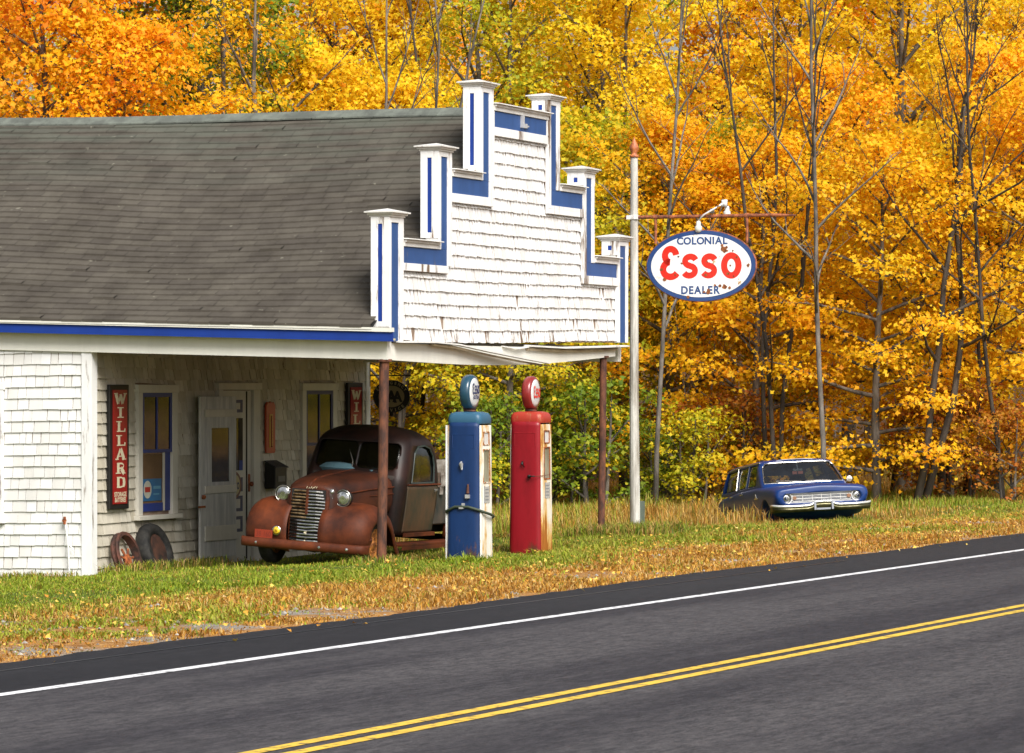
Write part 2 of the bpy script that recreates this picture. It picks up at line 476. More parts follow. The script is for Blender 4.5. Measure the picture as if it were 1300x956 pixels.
for side in (0, 1):
    rows = []
    for j in range(N+1):
        u = -.22+(RU+.22)*j/N
        rows.append([((u if side == 0 else 2*RU-u), .12+(VB)*i/N, roofz(u, .12+VB*i/N)-.03) for i in range(N+1)])
    mb.grid(rows)
mb.build('roof_deck', M_dark, roof)
mb = MB()
for i in range(60):
    a = .13+i*.235; z = roofz(RU, a)
    mb.hexa([(RU-.2, a, z-.10), (RU, a, z+.012), (RU, a+.25, z+.012), (RU-.2, a+.25, z-.10), (RU-.2, a, z-.08), (RU, a, z+.03), (RU, a+.25, z+.03), (RU-.2, a+.25, z-.08)])
    mb.hexa([(RU, a, z+.012), (RU+.2, a, z-.10), (RU+.2, a+.25, z-.10), (RU, a+.25, z+.012), (RU, a, z+.03), (RU+.2, a, z-.08), (RU+.2, a+.25, z-.08), (RU, a+.25, z+.03)])
mb.build('ridge_cap', mat_two('ridge_shingle', (.10, .11, .095), (.17, .19, .16), 3, .9, island=.2), roof)

# --- false front
mb = MB()
def ffz(u): return 2.60+.09*(u/9.15) - .03*math.sin(math.pi*min(1, u/7))
prof = [(.2, 2.62), (9.0, 2.70), (9.0, 3.90), (7.6, 3.90), (7.6, 4.88), (6.1, 4.88), (6.1, 5.85), (3.3, 5.85), (3.3, 4.88), (1.75, 4.88), (1.75, 3.90), (.2, 3.90)]
MXZ = Matrix(((1, 0, 0, 0), (0, 0, 1, 0), (0, 1, 0, 0), (0, 0, 0, 1)))    # polygon xy -> xz, extruded along y
mb.prism(prof, .02, .14, 0, MXZ)
FF = mb.build('false_front', M_core, B)
mb = MB()
def mpFF(a, z, o): return (a, .02-o, z)
def ffwarp(a, z):
    k = max(0, min(1, (4.2-z)/1.5)); return z + k*(.085*(a/9.15)-.02 - .035*math.sin(math.pi*min(1, a/7)))
rn = random.Random(21)
shingles(mb, [(.42, 2.10, 2.66, 3.53), (2.10, 3.62, 2.66, 4.48), (3.62, 5.74, 2.66, 5.45), (5.74, 7.19, 2.66, 4.48), (7.19, 8.72, 2.66, 3.53)], .162, mpFF, 2.66, .075, .17, ffwarp, rn, gap=.009, miss=.055, ragged=.010, butt=.026)
mb.build('shingle_siding', M_fshingle, FF)
# blue L-bands, pilasters, copings, white trim
def slab(mb, u0, u1, z0, z1, v0, v1, mi=0): mb.box(u0, u1, v0, v1, z0, z1, mi)
def pilaster(u0, ztop, zb, su0, su1, sz0, inner, side_low, small):
    """u0..u0+.46 wide; the blue front stripe su0..su1 down to sz0"""
    mb = MB(); u1 = u0+.44; zf = sz0 if sz0 < zb else zb
    mb.box(u0, u1, -.02, .21, zb, ztop)                                    # shaft
    # raised stiles on the front round the blue stripe
    t = -.045
    mb.box(u0, su0, t, -.022, zb, ztop-.002, 0); mb.box(su1, u1-.0, t, -.022, zb, ztop-.002, 0)
    mb.box(su0+.001, su1-.001, t, -.022, ztop-.07, ztop-.002, 0)
    mb.box(su0+.001, su1-.001, -.032, -.022, zb, ztop-.071, 1)
    # side face: stiles and a narrow blue stripe
    zs0 = side_low
    for s, xa, xb in ((-1, u0-.022, u0-.002), (1, u1+.002, u1+.022)):
        mb.box(xa, xb, -.043, .055, zs0, ztop-.004, 0); mb.box(xa, xb, .115, .212, zs0, ztop-.004, 0)
        mb.box(xa, xb, .0555, .1145, ztop-(.07 if small else .09), ztop-.004, 0)
        if not small or ztop-.14 > zs0+.02: mb.box(xa, xb, .0555, .1145, zs0, min(zs0+.07, ztop-.14), 0)
        if small:
            if ztop-.14 > zs0+.07: mb.box(xa, xb, .0555, .1145, zs0+.0705, ztop-.14, 0)
            mb.box(xa+.004, xb-.004, .0555, .1145, ztop-.1395, ztop-.0705, 2)
        else: mb.box(xa+.008, xb-.008, .0555, .1145, zs0+.0705, ztop-.0905, 2)
    # cap with mouldings
    for e, za, zc in ((.02, ztop, ztop+.025), (.045, ztop+.026, ztop+.05), (.075, ztop+.051, ztop+.068)):
        mb.box(u0-e, u1+e, -.045-e, .212+e, za, zc, 3)
    cx = (u0+u1)/2; e = .075
    mb.add([(u0-e, -.12, ztop+.069), (u1+e, -.12, ztop+.069), (u1+e, .287, ztop+.069), (u0-e, .287, ztop+.069), (cx, .08, ztop+.115)],
           [(0, 1, 4), (1, 2, 4), (2, 3, 4), (3, 0, 4)], 3)
    return mb.build('pilaster', [M_trim, M_blue, M_blued, M_trimh], FF, bevel=.003, segs=1)
pilaster(0.0, 4.20, 2.62, .05, .30, 2.78, 0, 2.80, False)
pilaster(1.66, 5.13, 3.84, 1.735, 1.965, 3.63, 0, 3.99, False)
pilaster(3.17, 6.08, 4.82, 3.245, 3.475, 4.6, 0, 4.95, False)
pilaster(5.78, 6.08, 4.82, 5.86, 6.09, 4.6, 0, 5.93, True)
pilaster(7.23, 5.13, 3.84, 7.32, 7.555, 3.63, 0, 4.95, True)
pilaster(8.70, 4.20, 2.70, 8.78, 9.04, 2.88, 0, 3.99, True)
def step(name, u0, u1, z, mirror=False):
    mb = MB()      # coping: crown moulding and a thin tilted cap board
    mb.box(u0, u1, -.05, .2, z, z+.055); mb.box(u0, u1+.0, -.075, .225, z+.056, z+.085)
    q = .03*random.uniform(-.3, .8)
    mb.hexa([(u0-.02, -.115, z+.088), (u1+.03, -.115, z+.086), (u1+.03, .26, z+.10), (u0-.02, .26, z+.10), (u0-.02, -.115, z+.103), (u1+.03, -.115, z+.10), (u1+.03, .26, z+.118), (u0-.02, .26, z+.118)])
    return mb.build('coping', M_trimh, FF, bevel=.003, segs=1)
step('c', .48, 1.64, 3.84); step('c', 2.14, 3.15, 4.82); step('c', 3.66, 5.76, 5.79); step('c', 6.26, 7.21, 4.82); step('c', 7.71, 8.69, 3.85)
for (u0, u1, z0, z1) in ((.46, 1.964, 3.63, 3.838), (2.0, 3.474, 4.60, 4.818), (3.65, 5.70, 5.57, 5.788), (5.861, 7.18, 4.60, 4.818), (7.321, 8.66, 3.65, 3.843)):
    mb = MB(); mb.box(u0, u1, -.030, .0, z0, z1); mb.build('blue_band', M_blue, FF)
mb = MB()
def tr(u0, u1, z0, z1, o=.045): mb.box(u0, u1, -o, .0, z0, z1)
tr(.442, 2.00, 3.53, 3.628); tr(1.967, 2.10, 3.629, 4.479, .048)
tr(2.101, 3.48, 4.48, 4.598); tr(3.481, 3.62, 4.48, 4.819, .049); tr(3.612, 3.66, 4.822, 5.785, .047)
tr(3.63, 5.73, 5.45, 5.568); tr(5.701, 5.778, 5.57, 5.787, .043); tr(5.74, 5.858, 4.55, 5.449, .048)
tr(5.74, 7.22, 4.48, 4.549); tr(5.859, 7.18, 4.5495, 4.599, .043); tr(7.19, 7.319, 3.60, 4.479, .048); tr(7.181, 7.228, 4.55, 4.82, .042)
tr(7.19, 8.70, 3.53, 3.599); tr(7.32, 8.66, 3.5995, 3.649, .043)
tr(.4405, .47, 2.66, 3.529, .032); tr(8.67, 8.699, 2.72, 3.529, .032)
mb.build('white_trim', M_trim, FF, bevel=.003, segs=1)
mb = MB()    # iron hook on the top band
mb.box(4.68, 4.72, -.08, -.03, 5.62, 5.80); mb.box(4.80, 4.86, -.07, -.03, 5.62, 5.68); mb.box(4.86, 4.95, -.06, -.04, 5.64, 5.66)
mb.build('sign_hook', mat_plain('galvanised', (.6, .6, .6), .5, .4), FF)
# front beam, sagging, with the broken moulding hanging off it
mb = MB()
def fz(u): return 2.385+.115*(u/8.8)+(-.10*math.sin(math.pi*u/8.8)) if u < 8.8 else 2.5
n = 22
for i in range(n):
    a = .36+i*(8.75-.36)/n; b = .36+(i+1)*(8.75-.36)/n
    if i == 0: a = -.03
    ta = 2.60+.03*(a/8.8)-.02*math.sin(math.pi*a/8.8); tb_ = 2.60+.03*(b/8.8)-.02*math.sin(math.pi*b/8.8)
    mb.hexa([(a, .02, fz(a)), (b, .02, fz(b)), (b, .10, fz(b)), (a, .10, fz(a)), (a, .02, ta), (b, .02, tb_), (b, .10, tb_), (a, .10, ta)])
mb.build('front_beam', M_beam, B)
mb = MB()
def bent(pts, w, h, mi=0):
    for (a, b) in zip(pts[:-1], pts[1:]):
        mb.hexa([(a[0], a[1], a[2]), (b[0], b[1], b[2]), (b[0], b[1]+w, b[2]+.01), (a[0], a[1]+w, a[2]+.01),
                 (a[0], a[1], a[2]+h), (b[0], b[1], b[2]+h), (b[0], b[1]+w, b[2]+h+.01), (a[0], a[1]+w, a[2]+h+.01)], mi)
bent([(.25, -.10, 2.60), (1.4, -.11, 2.61), (2.2, -.12, 2.59), (3.4, -.14, 2.50), (4.6, -.16, 2.42), (5.5, -.17, 2.365)], .12, .018)
bent([(1.4, -.07, 2.575), (2.2, -.075, 2.545), (3.4, -.09, 2.45), (4.6, -.10, 2.37), (5.35, -.11, 2.33)], .06, .028, 1)
bent([(5.0, -.06, 2.60), (6.4, -.08, 2.585), (7.7, -.08, 2.61), (9.1, -.08, 2.64)], .1, .018)
bent([(5.0, -.02, 2.55), (6.4, -.03, 2.54), (7.7, -.03, 2.56), (8.7, -.03, 2.585)], .05, .03, 1)
bent([(4.1, -.02, 2.585), (4.6, -.05, 2.56), (5.2, -.03, 2.60)], .05, .012)
mb.build('broken_moulding', [M_trimh, mat_two('bare_wood', (.20, .14, .08), (.50, .42, .28), 4, .8, stretch=(.3, 1, 1))], B)
# posts
def post(u, v, zb, zt, r, lean):
    mb = MB(); mb.tube([(u-lean, v, zb), (u-lean*.4, v, (zb+zt)/2), (u, v, zt)], r, 14)
    mb.tube([(u, v, zt-.03), (u, v, zt)], r*1.6, 14)
    return mb.build('canopy_post', M_rustpipe, B, smooth=False)
post(.06, .06, -.35, 2.39, .062, .10); post(8.33, .06, -.3, 2.5, .052, .10)
# ------------------------------------------------------------------ windows and doors of the facade
FY = VF                                            # facade plane; things stand proud towards -y
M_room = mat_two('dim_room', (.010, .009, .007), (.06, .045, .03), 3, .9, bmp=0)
M_kraft = mat_plain('brown_paper', (.16, .09, .04), .9)
M_curt = mat_two('dingy_curtain', (.05, .06, .03), (.16, .16, .10), 5, .9, stretch=(4, 4, .3))
def window(u0, u1, z0, z1, casing, stuff, sash_cut=True, frame=M_sash):
    c0, c1, cz0, cz1 = casing
    mb = MB(); y0, y1 = FY-.045, FY+.03
    mb.box(c0, u0-.002, y0, y1, cz0+.06, cz1-.11); mb.box(u1+.002, c1, y0, y1, cz0+.06, cz1-.11)
    mb.box(c0-.02, c1+.02, y0-.012, y1, cz1-.11+.001, cz1)
    mb.box(c0-.05, c1+.05, y0-.05, y1, cz0, cz0+.059); 
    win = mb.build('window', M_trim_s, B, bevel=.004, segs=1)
    zm = z0+(z1-z0)*.495; t = .055
    # upper sash (outer), lower sash set back
    mb = MB(); ya, yb = FY-.035, FY-.005
    mb.box(u0, u0+t, ya, yb, zm, z1); mb.box(u1-t, u1, ya, yb, zm, z1); mb.box(u0+t, u1-t, ya, yb, z1-t, z1); mb.box(u0+t, u1-t, ya, yb, zm, zm+t*.8)
    um = (u0+u1)/2; mb.box(um-.018, um+.018, ya, yb, zm+t*.8, z1-t)
    mb.build('sash', frame, win)
    mb = MB(); ya, yb = FY-.004, FY+.024
    lo1 = u1-.0; mb.box(u0, u0+t*.6, ya, yb, z0, zm); mb.box(lo1-.22, lo1-.16, ya, yb, z0, zm, 1); mb.box(lo1-.16, lo1, ya, yb, z0, zm, 0)
    mb.box(u0+t*.6, lo1-.22, ya, yb, z0, z0+.11); 
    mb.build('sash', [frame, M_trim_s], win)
    mb = MB(); mb.box(u0+t, u1-t, FY-.022, FY-.018, zm+t*.8, z1-t); mb.box(u0+t*.6, lo1-.22, FY+.004, FY+.008, z0+.11, zm)
    mb.build('pane', M_glass, win)
    return win, zm
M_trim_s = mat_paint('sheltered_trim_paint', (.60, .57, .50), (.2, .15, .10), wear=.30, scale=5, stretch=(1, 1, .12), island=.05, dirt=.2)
# flat panel behind each window, the room's darkness put into its colour
def room_panel(win, u0, u1, z0, z1, items):
    mb = MB(); mb.box(u0, u1, FY+.009, FY+.0185, z0, z1); mb.build('dark_room_panel', M_room, win)
    for nm, (a, b, c, d), m in items:
        q = MB(); q.box(a, b, FY+.0045, FY+.0085, c, d); q.build(nm, m, win)
w1, zm = window(1.49, 2.40, .36, 1.96, (1.35, 2.56, .25, 2.07), None)
mbw = MB(); mbw.box(1.50, 2.39, FY-.0045, FY-.0041, .47, 1.13); 
room_panel(w1, 1.50, 2.39, 1.20, 1.92, [])
def flat(name, u0, u1, z0, z1, y, m, par, t=.003):
    q = MB(); q.box(u0, u1, y-t, y, z0, z1); return q.build(name, m, par)
flat('paper_blind', 1.53, 2.17, .47, 1.13, FY+.0035+.0, M_kraft, w1, .002)
flat('curtain', 1.56, 1.90, 1.22, 1.42, FY+.0, M_curt, w1); flat('curtain', 1.97, 2.32, 1.22, 1.40, FY+.0, M_curt, w1)
q = MB(); q.prism(arc(1.92, 1.50, .30, .11, 0, 180, 10), 0, .012, 0, Matrix(((1, 0, 0, 0), (0, 0, -1, FY+.001), (0, 1, 0, 0), (0, 0, 0, 1))))
q.build('red_cap', mat_plain('red_cloth', (.40, .03, .02), .7), w1)
# blue sticker with a pale disc and red mark
q = MB(); q.box(1.56, 2.13, FY-.006, FY-.002, .50, .80, 0)
Mst = Matrix(((1, 0, 0, 1.70), (0, 0, -1, FY-.0065), (0, 1, 0, .655), (0, 0, 0, 1)))
q.prism(arc(0, 0, .12, .12, 0, 360, 20)[:-1], 0, .002, 1, Mst)
q.box(1.62, 1.78, FY-.0105, FY-.009, .62, .69, 2); q.box(1.88, 2.10, FY-.0075, FY-.0062, .66, .70, 3); q.box(1.88, 2.06, FY-.0075, FY-.0062, .58, .60, 3)
q.build('blue_sticker', [mat_plain('sticker_blue', (.02, .13, .30)), mat_plain('sticker_pale', (.5, .5, .42)), mat_plain('sticker_red', (.4, .03, .02)), mat_plain('sticker_light', (.10, .28, .42))], w1)
w2, _ = window(6.89, 7.87, .38, 1.99, (6.75, 8.02, .27, 2.10), None, frame=M_navy)
room_panel(w2, 6.92, 7.84, .45, 1.95, [])
flat('curtain', 7.45, 7.8, 1.22, 1.9, FY+.0, M_curt, w2)
# side window: only its casing edge shows at the frame border
mb = MB()
mb.box(-.03, .03, 5.48, 5.60, .30, 2.0); mb.box(-.03, .03, 6.63, 6.75, .30, 2.0); mb.box(-.035, .03, 5.46, 6.77, 2.0, 2.10); mb.box(-.07, .03, 5.46, 6.77, .24, .30)
w3 = mb.build('window', M_trim, B, bevel=.004, segs=1)
mb = MB(); mb.box(-.012, .01, 5.60, 6.63, .3, .36); mb.box(-.012, .01, 5.60, 6.63, 1.94, 2.0); mb.box(-.012, .01, 5.60, 6.63, 1.12, 1.17)
mb.box(-.012, .01, 5.6, 5.65, .36, 1.94); mb.box(-.012, .01, 6.58, 6.63, .36, 1.94); mb.build('sash', M_blued, w3)
mb = MB(); mb.box(0, .004, 5.65, 6.58, .36, 1.94); mb.build('pane', M_glass, w3); mb = MB(); mb.box(.012, .018, 5.6, 6.63, .3, 2.0); mb.build('dark_room_panel', M_room, w3)
# door frame
mb = MB(); mb.box(3.84, 5.30, FY-.06, FY+.03, 2.0, 2.10); mb.box(5.04, 5.26, FY-.045, FY+.03, -.5, 1.999); mb.box(3.88, 4.02, FY-.045, FY+.03, -.5, 1.999)
mb.box(3.8, 5.34, FY-.20, FY+.03, -.52, -.44)
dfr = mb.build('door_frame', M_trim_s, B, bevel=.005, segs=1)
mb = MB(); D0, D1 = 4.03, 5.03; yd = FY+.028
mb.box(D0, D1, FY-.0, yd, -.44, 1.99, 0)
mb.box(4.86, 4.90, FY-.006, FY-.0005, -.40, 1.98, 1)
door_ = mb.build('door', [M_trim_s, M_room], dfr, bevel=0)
mb = MB()
def outline(z0, z1, u0=4.10, u1=4.74, t=.045):
    mb.box(u0, u1, FY-.008, FY-.001, z0, z0+t); mb.box(u0, u1, FY-.008, FY-.001, z1-t, z1)
    mb.box(u0, u0+t*.8, FY-.008, FY-.001, z0+t, z1-t); mb.box(u1-t*1.4, u1, FY-.008, FY-.001, z0+t, z1-t)
for z0, z1 in ((1.68, 1.86), (.56, .76), (.28, .50), (-.01, .21)):
    mb = MB(); outline(z0, z1); mb.build('blue_panel_line', M_navy, door_)
mb = MB(); mb.box(4.10, 4.74, FY-.006, FY-.002, .86, 1.60); mb.build('pane', mat_glass('door_glass', (.2, .2, .1), .92, .05, .6), door_)
mb = MB(); mb.box(4.10, 4.74, FY-.0018, FY-.0008, .86, 1.60, 0); mb.box(4.60, 4.74, FY-.0088, FY-.0064, .86, 1.60, 1); mb.box(4.62, 4.74, FY-.0095, FY-.0089, .86, 1.0, 2)
mb.build('curtain', [mat_two('glass_backing', (.012, .014, .006), (.07, .055, .02), 2.5, .9, bmp=0), M_room, M_blued], door_)
mb = MB(); mb.lathe([(.0, 0), (.02, 0), (.015, .02), (.034, .035), (.036, .055), (.02, .07), (0, .07)], T(4.96, FY, .66) @ RX(R(90)), 14)
mb.box(4.935, 4.985, FY-.012, FY-.001, .55, .80); mb.build('knob', M_rustor, door_, smooth=False)
# loose batten door propped over the left of the doorway
mb = MB(); ys = FY-.14
for i in range(7):
    a = 3.09+i*.165; mb.box(a, a+.162, ys, ys+.025, -.33+.012*(i % 3), 1.905, 0)
sd = None
MX = Matrix.Identity(4)
sdm = MB(); sx0, sx1 = 3.07, 4.24
g0, g1, gz0, gz1 = 3.44, 4.02, .72, 1.47
sdm.box(sx0, g0, ys, ys+.03, -.33, 1.91); sdm.box(g1, sx1, ys, ys+.03, -.33, 1.91); sdm.box(g0, g1, ys, ys+.03, -.33, gz0); sdm.box(g0, g1, ys, ys+.03, gz1, 1.91)
sd = sdm.build('storm_door', mat_two('grey_door_boards', (.40, .40, .40), (.58, .57, .55), 5, .7, stretch=(3, 3, .3)), B, bevel=.004, segs=1)
for za_, zb_ in ((1.62, 1.73), (.56, .67), (-.10, .11)):
    mb = MB(); mb.box(sx0+.12, sx1-.02, ys-.022, ys-.001, za_, zb_); mb.build('batten', M_trim_s, sd, bevel=.006, segs=1)
mb = MB(); mb.box(g0, g1, ys+.012, ys+.016, gz0, gz1); mb.build('pane', M_glass, sd)
mb = MB(); mb.box(g0, g1, ys+.022, ys+.026, gz0, gz1); mb.build('curtain', mat_two('tan_blind', (.06, .065, .03), (.13, .13, .07), 3, .9, stretch=(3, 3, .3)), sd)
mb = MB(); mb.lathe([(0, 0), (.03, 0), (.03, .03), (.02, .045), (0, .045)], T(3.14, ys, .52) @ RX(R(90)), 12); mb.box(3.0, 3.2, ys-.02, ys-.002, .37, .40); mb.build('latch', M_rustor, sd)
# hose pipe at the side wall corner
mb = MB(); mb.tube([(-.06, 4.47, -.55), (-.06, 4.50, .0), (-.05, 4.54, .22), (-.02, 4.55, .30)], .011, 6, 0); mb.lathe([(0, 0), (.03, 0), (.03, .015), (0, .015)], T(-.07, 4.55, .29) @ RY(R(90)), 8, 1)
mb.tube([(-.06, 4.55, .24), (-.06, 4.55, .34)], .02, 6, 1); mb.tube([(-.06, 4.50, .0), (-.06, 4.42, -.1)], .009, 5, 0)
mb.build('water_pipe', [M_trim, M_rustor], B)

# ------------------------------------------------------------------ things fixed to the wall
def thing_at(name, u, v, z, label, cat, group=None, rot=0):
    o = empty(name, W(u, v, z), BROT+rot); tag(o, label, cat, group); return o
VERT = Matrix(((1, 0, 0, 0), (0, 0, -1, 0), (0, 1, 0, 0), (0, 0, 0, 1)))     # flat xy drawing -> wall, facing -y
def serif(mb, ch, cx, cz, w, h, mi=0, y=-.004):
    """slab-serif capitals drawn as plain shapes"""
    M = T(cx, y, cz) @ VERT; t = w*.24; s = h*.10
    def bar(x0, z0, x1, z1, th): stroke(mb, [(x0*w, z0*h), (x1*w, z1*h)], th, 0, mi, M)
    def sf(x, z, l=.34): stroke(mb, [(x*w-l*w/2, z*h), (x*w+l*w/2, z*h)], s, .0004, mi, M)
    b, tp = .05, .95
    if ch == 'W':
        bar(-.42, tp, -.20, b, t); bar(-.20, b, 0, tp-.15, t*.6); bar(0, tp-.15, .20, b, t); bar(.20, b, .42, tp, t*.6)
        sf(-.42, tp, .36); sf(.42, tp, .3); sf(0, tp-.1, .2)
    elif ch == 'I': bar(0, 0, 0, 1, t); sf(0, b, .62); sf(0, tp, .62)
    elif ch == 'L': bar(-.15, 0, -.15, 1, t); sf(-.15, tp, .55); sf(.05, b, .85); bar(.40, b, .44, .32, t*.5)
    elif ch == 'A': bar(-.34, b, -.02, 1, t*.6); bar(.34, b, .02, 1, t); bar(-.22, .33, .22, .33, s); sf(-.34, b, .34); sf(.34, b, .40)
    elif ch == 'R':
        bar(-.22, 0, -.22, 1, t); sf(-.22, b, .5); stroke(mb, [(-.35*w, .95*h)] + [(x*w, z*h) for x, z in arc(.08, .73, .22, .22, 90, -90, 8)] + [(-.2*w, .51*h)], s*1.5, .0002, mi, M)
        bar(.05, .5, .34, .03, t); sf(.36, b, .25)
    elif ch == 'D':
        bar(-.22, 0, -.22, 1, t); stroke(mb, [(-.36*w, .95*h)] + [(x*w, z*h) for x, z in arc(.0, .5, .36, .45, 90, -90, 10)] + [(-.36*w, .05*h)], [s*1.2]*1+[s*1.4]*3+[t]*5+[s*1.4]*3+[s*1.2], .0002, mi, M)
def battery_sign(u, z0, label):
    t = thing_at('battery_sign', u, VF-.02, z0, label, 'sign', 'battery signs on the facade')
    mb = MB(); mb.box(0, .56, -.045, 0, 0, 1.65); mb.build('frame', M_iron, t, bevel=.008)
    mb = MB(); mb.box(.075, .485, -.056, -.046, .07, 1.58); mb.build('sign_face', M_redsign, t)
    mb = MB()
    for i, ch in enumerate('WILLARD'):
        serif(mb, ch, .28, 1.395-i*.185, .30 if ch != 'W' else .32, .142, 0, -.060)
    put_text(mb, 'STORAGE', .085, T(.28, -.058, .168) @ VERT, 0, .03, .95, .05); put_text(mb, 'BATTERIES', .085, T(.28, -.058, .095) @ VERT, 0, .03, .80, .05)
    mb.build('lettering', M_cream, t)
battery_sign(.47, .42, 'red vertical battery sign left of the blue framed window beside the corner')
battery_sign(8.38, .46, 'red vertical battery sign partly hidden behind the roof of the rusty truck')
# thermometer
t = thing_at('wall_thermometer', 5.46, VF-.02, 1.09, 'narrow orange red thermometer board with yellow scale on the facade', 'thermometer')
mb = MB(); pr = [(.0, .02), (.03, 0), (.27, 0), (.30, .02), (.30, .68), (.25, .735), (.19, .72), (.15, .745), (.11, .72), (.05, .735), (0, .68)]
mb.prism(pr, 0, .03, 0, VERT); mb.build('board', mat_paint('orange_red_enamel', (.42, .06, .02), (.06, .03, .02), wear=.3, island=0, rough=.4), t)
mb = MB(); mb.box(.09, .21, -.036, -.031, .08, .56); mb.build('scale', mat_plain('mustard_enamel', (.50, .27, .03), .4), t)
mb = MB(); mb.tube([(.15, -.042, .10), (.15, -.042, .54)], .007, 6); mb.lathe([(0, 0), (.018, .008), (.018, .02), (0, .03)], T(.15, -.042, .08), 8)
for i in range(9): mb.box(.175, .205, -.0375, -.0362, .13+i*.045, .135+i*.045)
mb.build('glass_tube', mat_plain('red_spirit', (.25, .02, .01), .3), t)
# letter box
t = thing_at('wall_letter_box', 5.46, VF-.02, .58, 'black metal letter box with slanted lid fixed beside the door', 'letter box')
mb = MB(); pr = [(0, 0), (.17, .0), (.17, .30), (0, .38)]
mb.prism(pr, 0, .40, 0, Matrix(((0, 0, 1, 0), (-1, 0, 0, 0), (0, 1, 0, 0), (0, 0, 0, 1)))); mb.build('box', M_iron, t, bevel=.01)
mb = MB(); mb.hexa([(-.015, -.19, .295), (.415, -.19, .295), (.415, .0, .39), (-.015, .0, .39), (-.015, -.19, .31), (.415, -.19, .31), (.415, .0, .405), (-.015, .0, .405)]); mb.build('lid', mat_two('dusty_iron', (.02, .02, .02), (.08, .075, .065), 8, .7), t)
mb = MB(); mb.box(.08, .32, -.178, -.171, .10, .18); mb.build('plate', mat_plain('grey_tin', (.12, .12, .12), .5, .3), t)
# oval sign on the door
t = thing_at('oval_oil_sign', 4.42, VF-.012, .655, 'small oval oil sign with reddish rim hung on the panelled door', 'sign')
mb = MB(); mb.prism(arc(0, 0, .24, .195, 0, 360, 28)[:-1], 0, .012, 0, VERT); mb.build('rim', mat_plain('brown_red_enamel', (.14, .025, .015), .4), t)
mb = MB(); mb.prism(arc(0, 0, .19, .155, 0, 360, 28)[:-1], .0125, .015, 0, VERT); mb.prism(arc(0, 0, .20, .166, 0, 360, 28)[:-1], .012, .0135, 1, VERT); mb.build('sign_face', [mat_plain('ivory_enamel', (.45, .38, .20), .4), M_navy], t)
mb = MB(); esso(mb, T(0, -.017, -.06) @ VERT @ S(.088, .088, 1), 0, 0); mb.build('lettering', M_navy, t)
mb = MB(); mb.lathe([(.012, -.004), (.02, 0), (.012, .004)], T(0, -.02, .215) @ RX(R(90)), 10, close=True); mb.build('hook', M_rustpipe, t)

# club sign on an iron bracket at the far corner of the facade: arm points to the road
t = thing_at('oval_service_sign', WID+.01, VF-.02, 2.05, 'black oval service sign hanging from a scrolled iron bracket behind the post', 'sign')
mb = MB(); mb.tube([(0, 0, .17), (0, -.68, .17)], .010, 6); mb.box(-.012, .012, -.004, .012, .0, .38); mb.tube([(0, 0, .36), (0, -.52, .18)], .007, 6)
mb.tube([(0, -.60+.055*math.cos(a)*1.0, .215+.04*math.sin(a)) for a in [x*.45-1.6 for x in range(11)]], .007, 6)
mb.tube([(0, -.18, .17), (0, -.18, .10)], .006, 6); mb.tube([(0, -.50, .17), (0, -.50, .10)], .006, 6); mb.build('bracket', M_iron, t)
OM = T(0, -.36, -.15) @ Matrix(((0, 0, -1, 0), (-1, 0, 0, 0), (0, 1, 0, 0), (0, 0, 0, 1)))
mb = MB(); mb.prism(arc(0, 0, .305, .25, 0, 360, 32)[:-1], 0, .012, 0, OM)
mb.prism([(-.03, -.235), (.03, -.235), (.035, -.29), (0, -.31), (-.035, -.29)], 0, .012, 0, OM)
mb.build('plate', mat_plain('black_enamel', (.012, .010, .010), .35), t)
mb = MB(); mb.prism(arc(0, 0, .215, .165, 0, 360, 32)[:-1], .0121, .0135, 0, OM); mb.build('sign_face', mat_plain('tan_enamel', (.30, .24, .13), .5), t)
mb = MB()
for cx, k in ((-.10, 1), (0.0, 1.12), (.10, 1)): put_text(mb, 'A', .215*k, OM @ T(cx, -.075*k, .014), 0, .05, .95, .05)
mb.build('lettering', mat_plain('black_letter', (.01, .01, .01), .5), t)
mb = MB()
def arc_text(mb, word, rx, ry, c, span, size, OMx, h, bottom=False):
    n = len(word)
    for i, ch in enumerate(word):
        a = c + span*((i/(n-1))-.5)*(1 if bottom else -1)
        x, y = rx*math.cos(R(a)), ry*math.sin(R(a)); rt = R(a)-math.pi/2 if not bottom else R(a)+math.pi/2
        put_text(mb, ch, size, OMx @ T(x, y, h) @ RZ(rt) @ T(0, -size*.35, 0), 0, .03, 1, .05)
arc_text(mb, 'EMERGENCY', .262, .208, 90, 120, .062, OM, .0125); arc_text(mb, 'SERVICE', .262, .208, 270, 90, .062, OM, .0125, True)
mb.build('rim_lettering', mat_plain('tan_letter', (.42, .36, .22), .5), t)

# ------------------------------------------------------------------ old wheels against the wall
def at_ground(u, v, dz=0):
    x, y, _ = W(u, v); return (x, y, gz(x, y)+dz)
M_rim_r = M_rustor
p = at_ground(.78, VF-.22, -.04)
ot = empty('rusty_wheel_ring', p, BROT, R(-16)); tag(ot, 'rusty bare wheel ring with broken spokes leaning on the wall beside the corner', 'wheel')
mb = MB(); prr = [(.27, -.05), (.315, -.055), (.325, -.03), (.30, -.015), (.30, .02), (.325, .035), (.315, .06), (.27, .055)]
mb.lathe(prr, T(0, 0, .26) @ RX(R(90)), 32, close=True); mb.build('rim', mat_two('brown_rust', (.025, .012, .009), (.13, .045, .028), 5, .8), ot, smooth=False)
mb = MB()
for k in range(7):
    a = k*.9+.2; mb.tube([(0, 0, .20), (.27*math.cos(a)*(.55+.45*random.random()), 0, .20+.27*math.sin(a)*(.6+.4*random.random()))], .017, 6)
mb.lathe([(.0, -.03), (.07, -.03), (.08, 0), (.07, .03), (0, .03)], T(0, 0, .2) @ RX(R(90)), 12); mb.build('spokes', M_rustor, ot)
p = at_ground(1.62, VF-.26, -.07)
ot = empty('old_tyre', p, BROT, R(-18)); tag(ot, 'worn black tyre on a rusty rim leaning on the wall under the window', 'tyre')
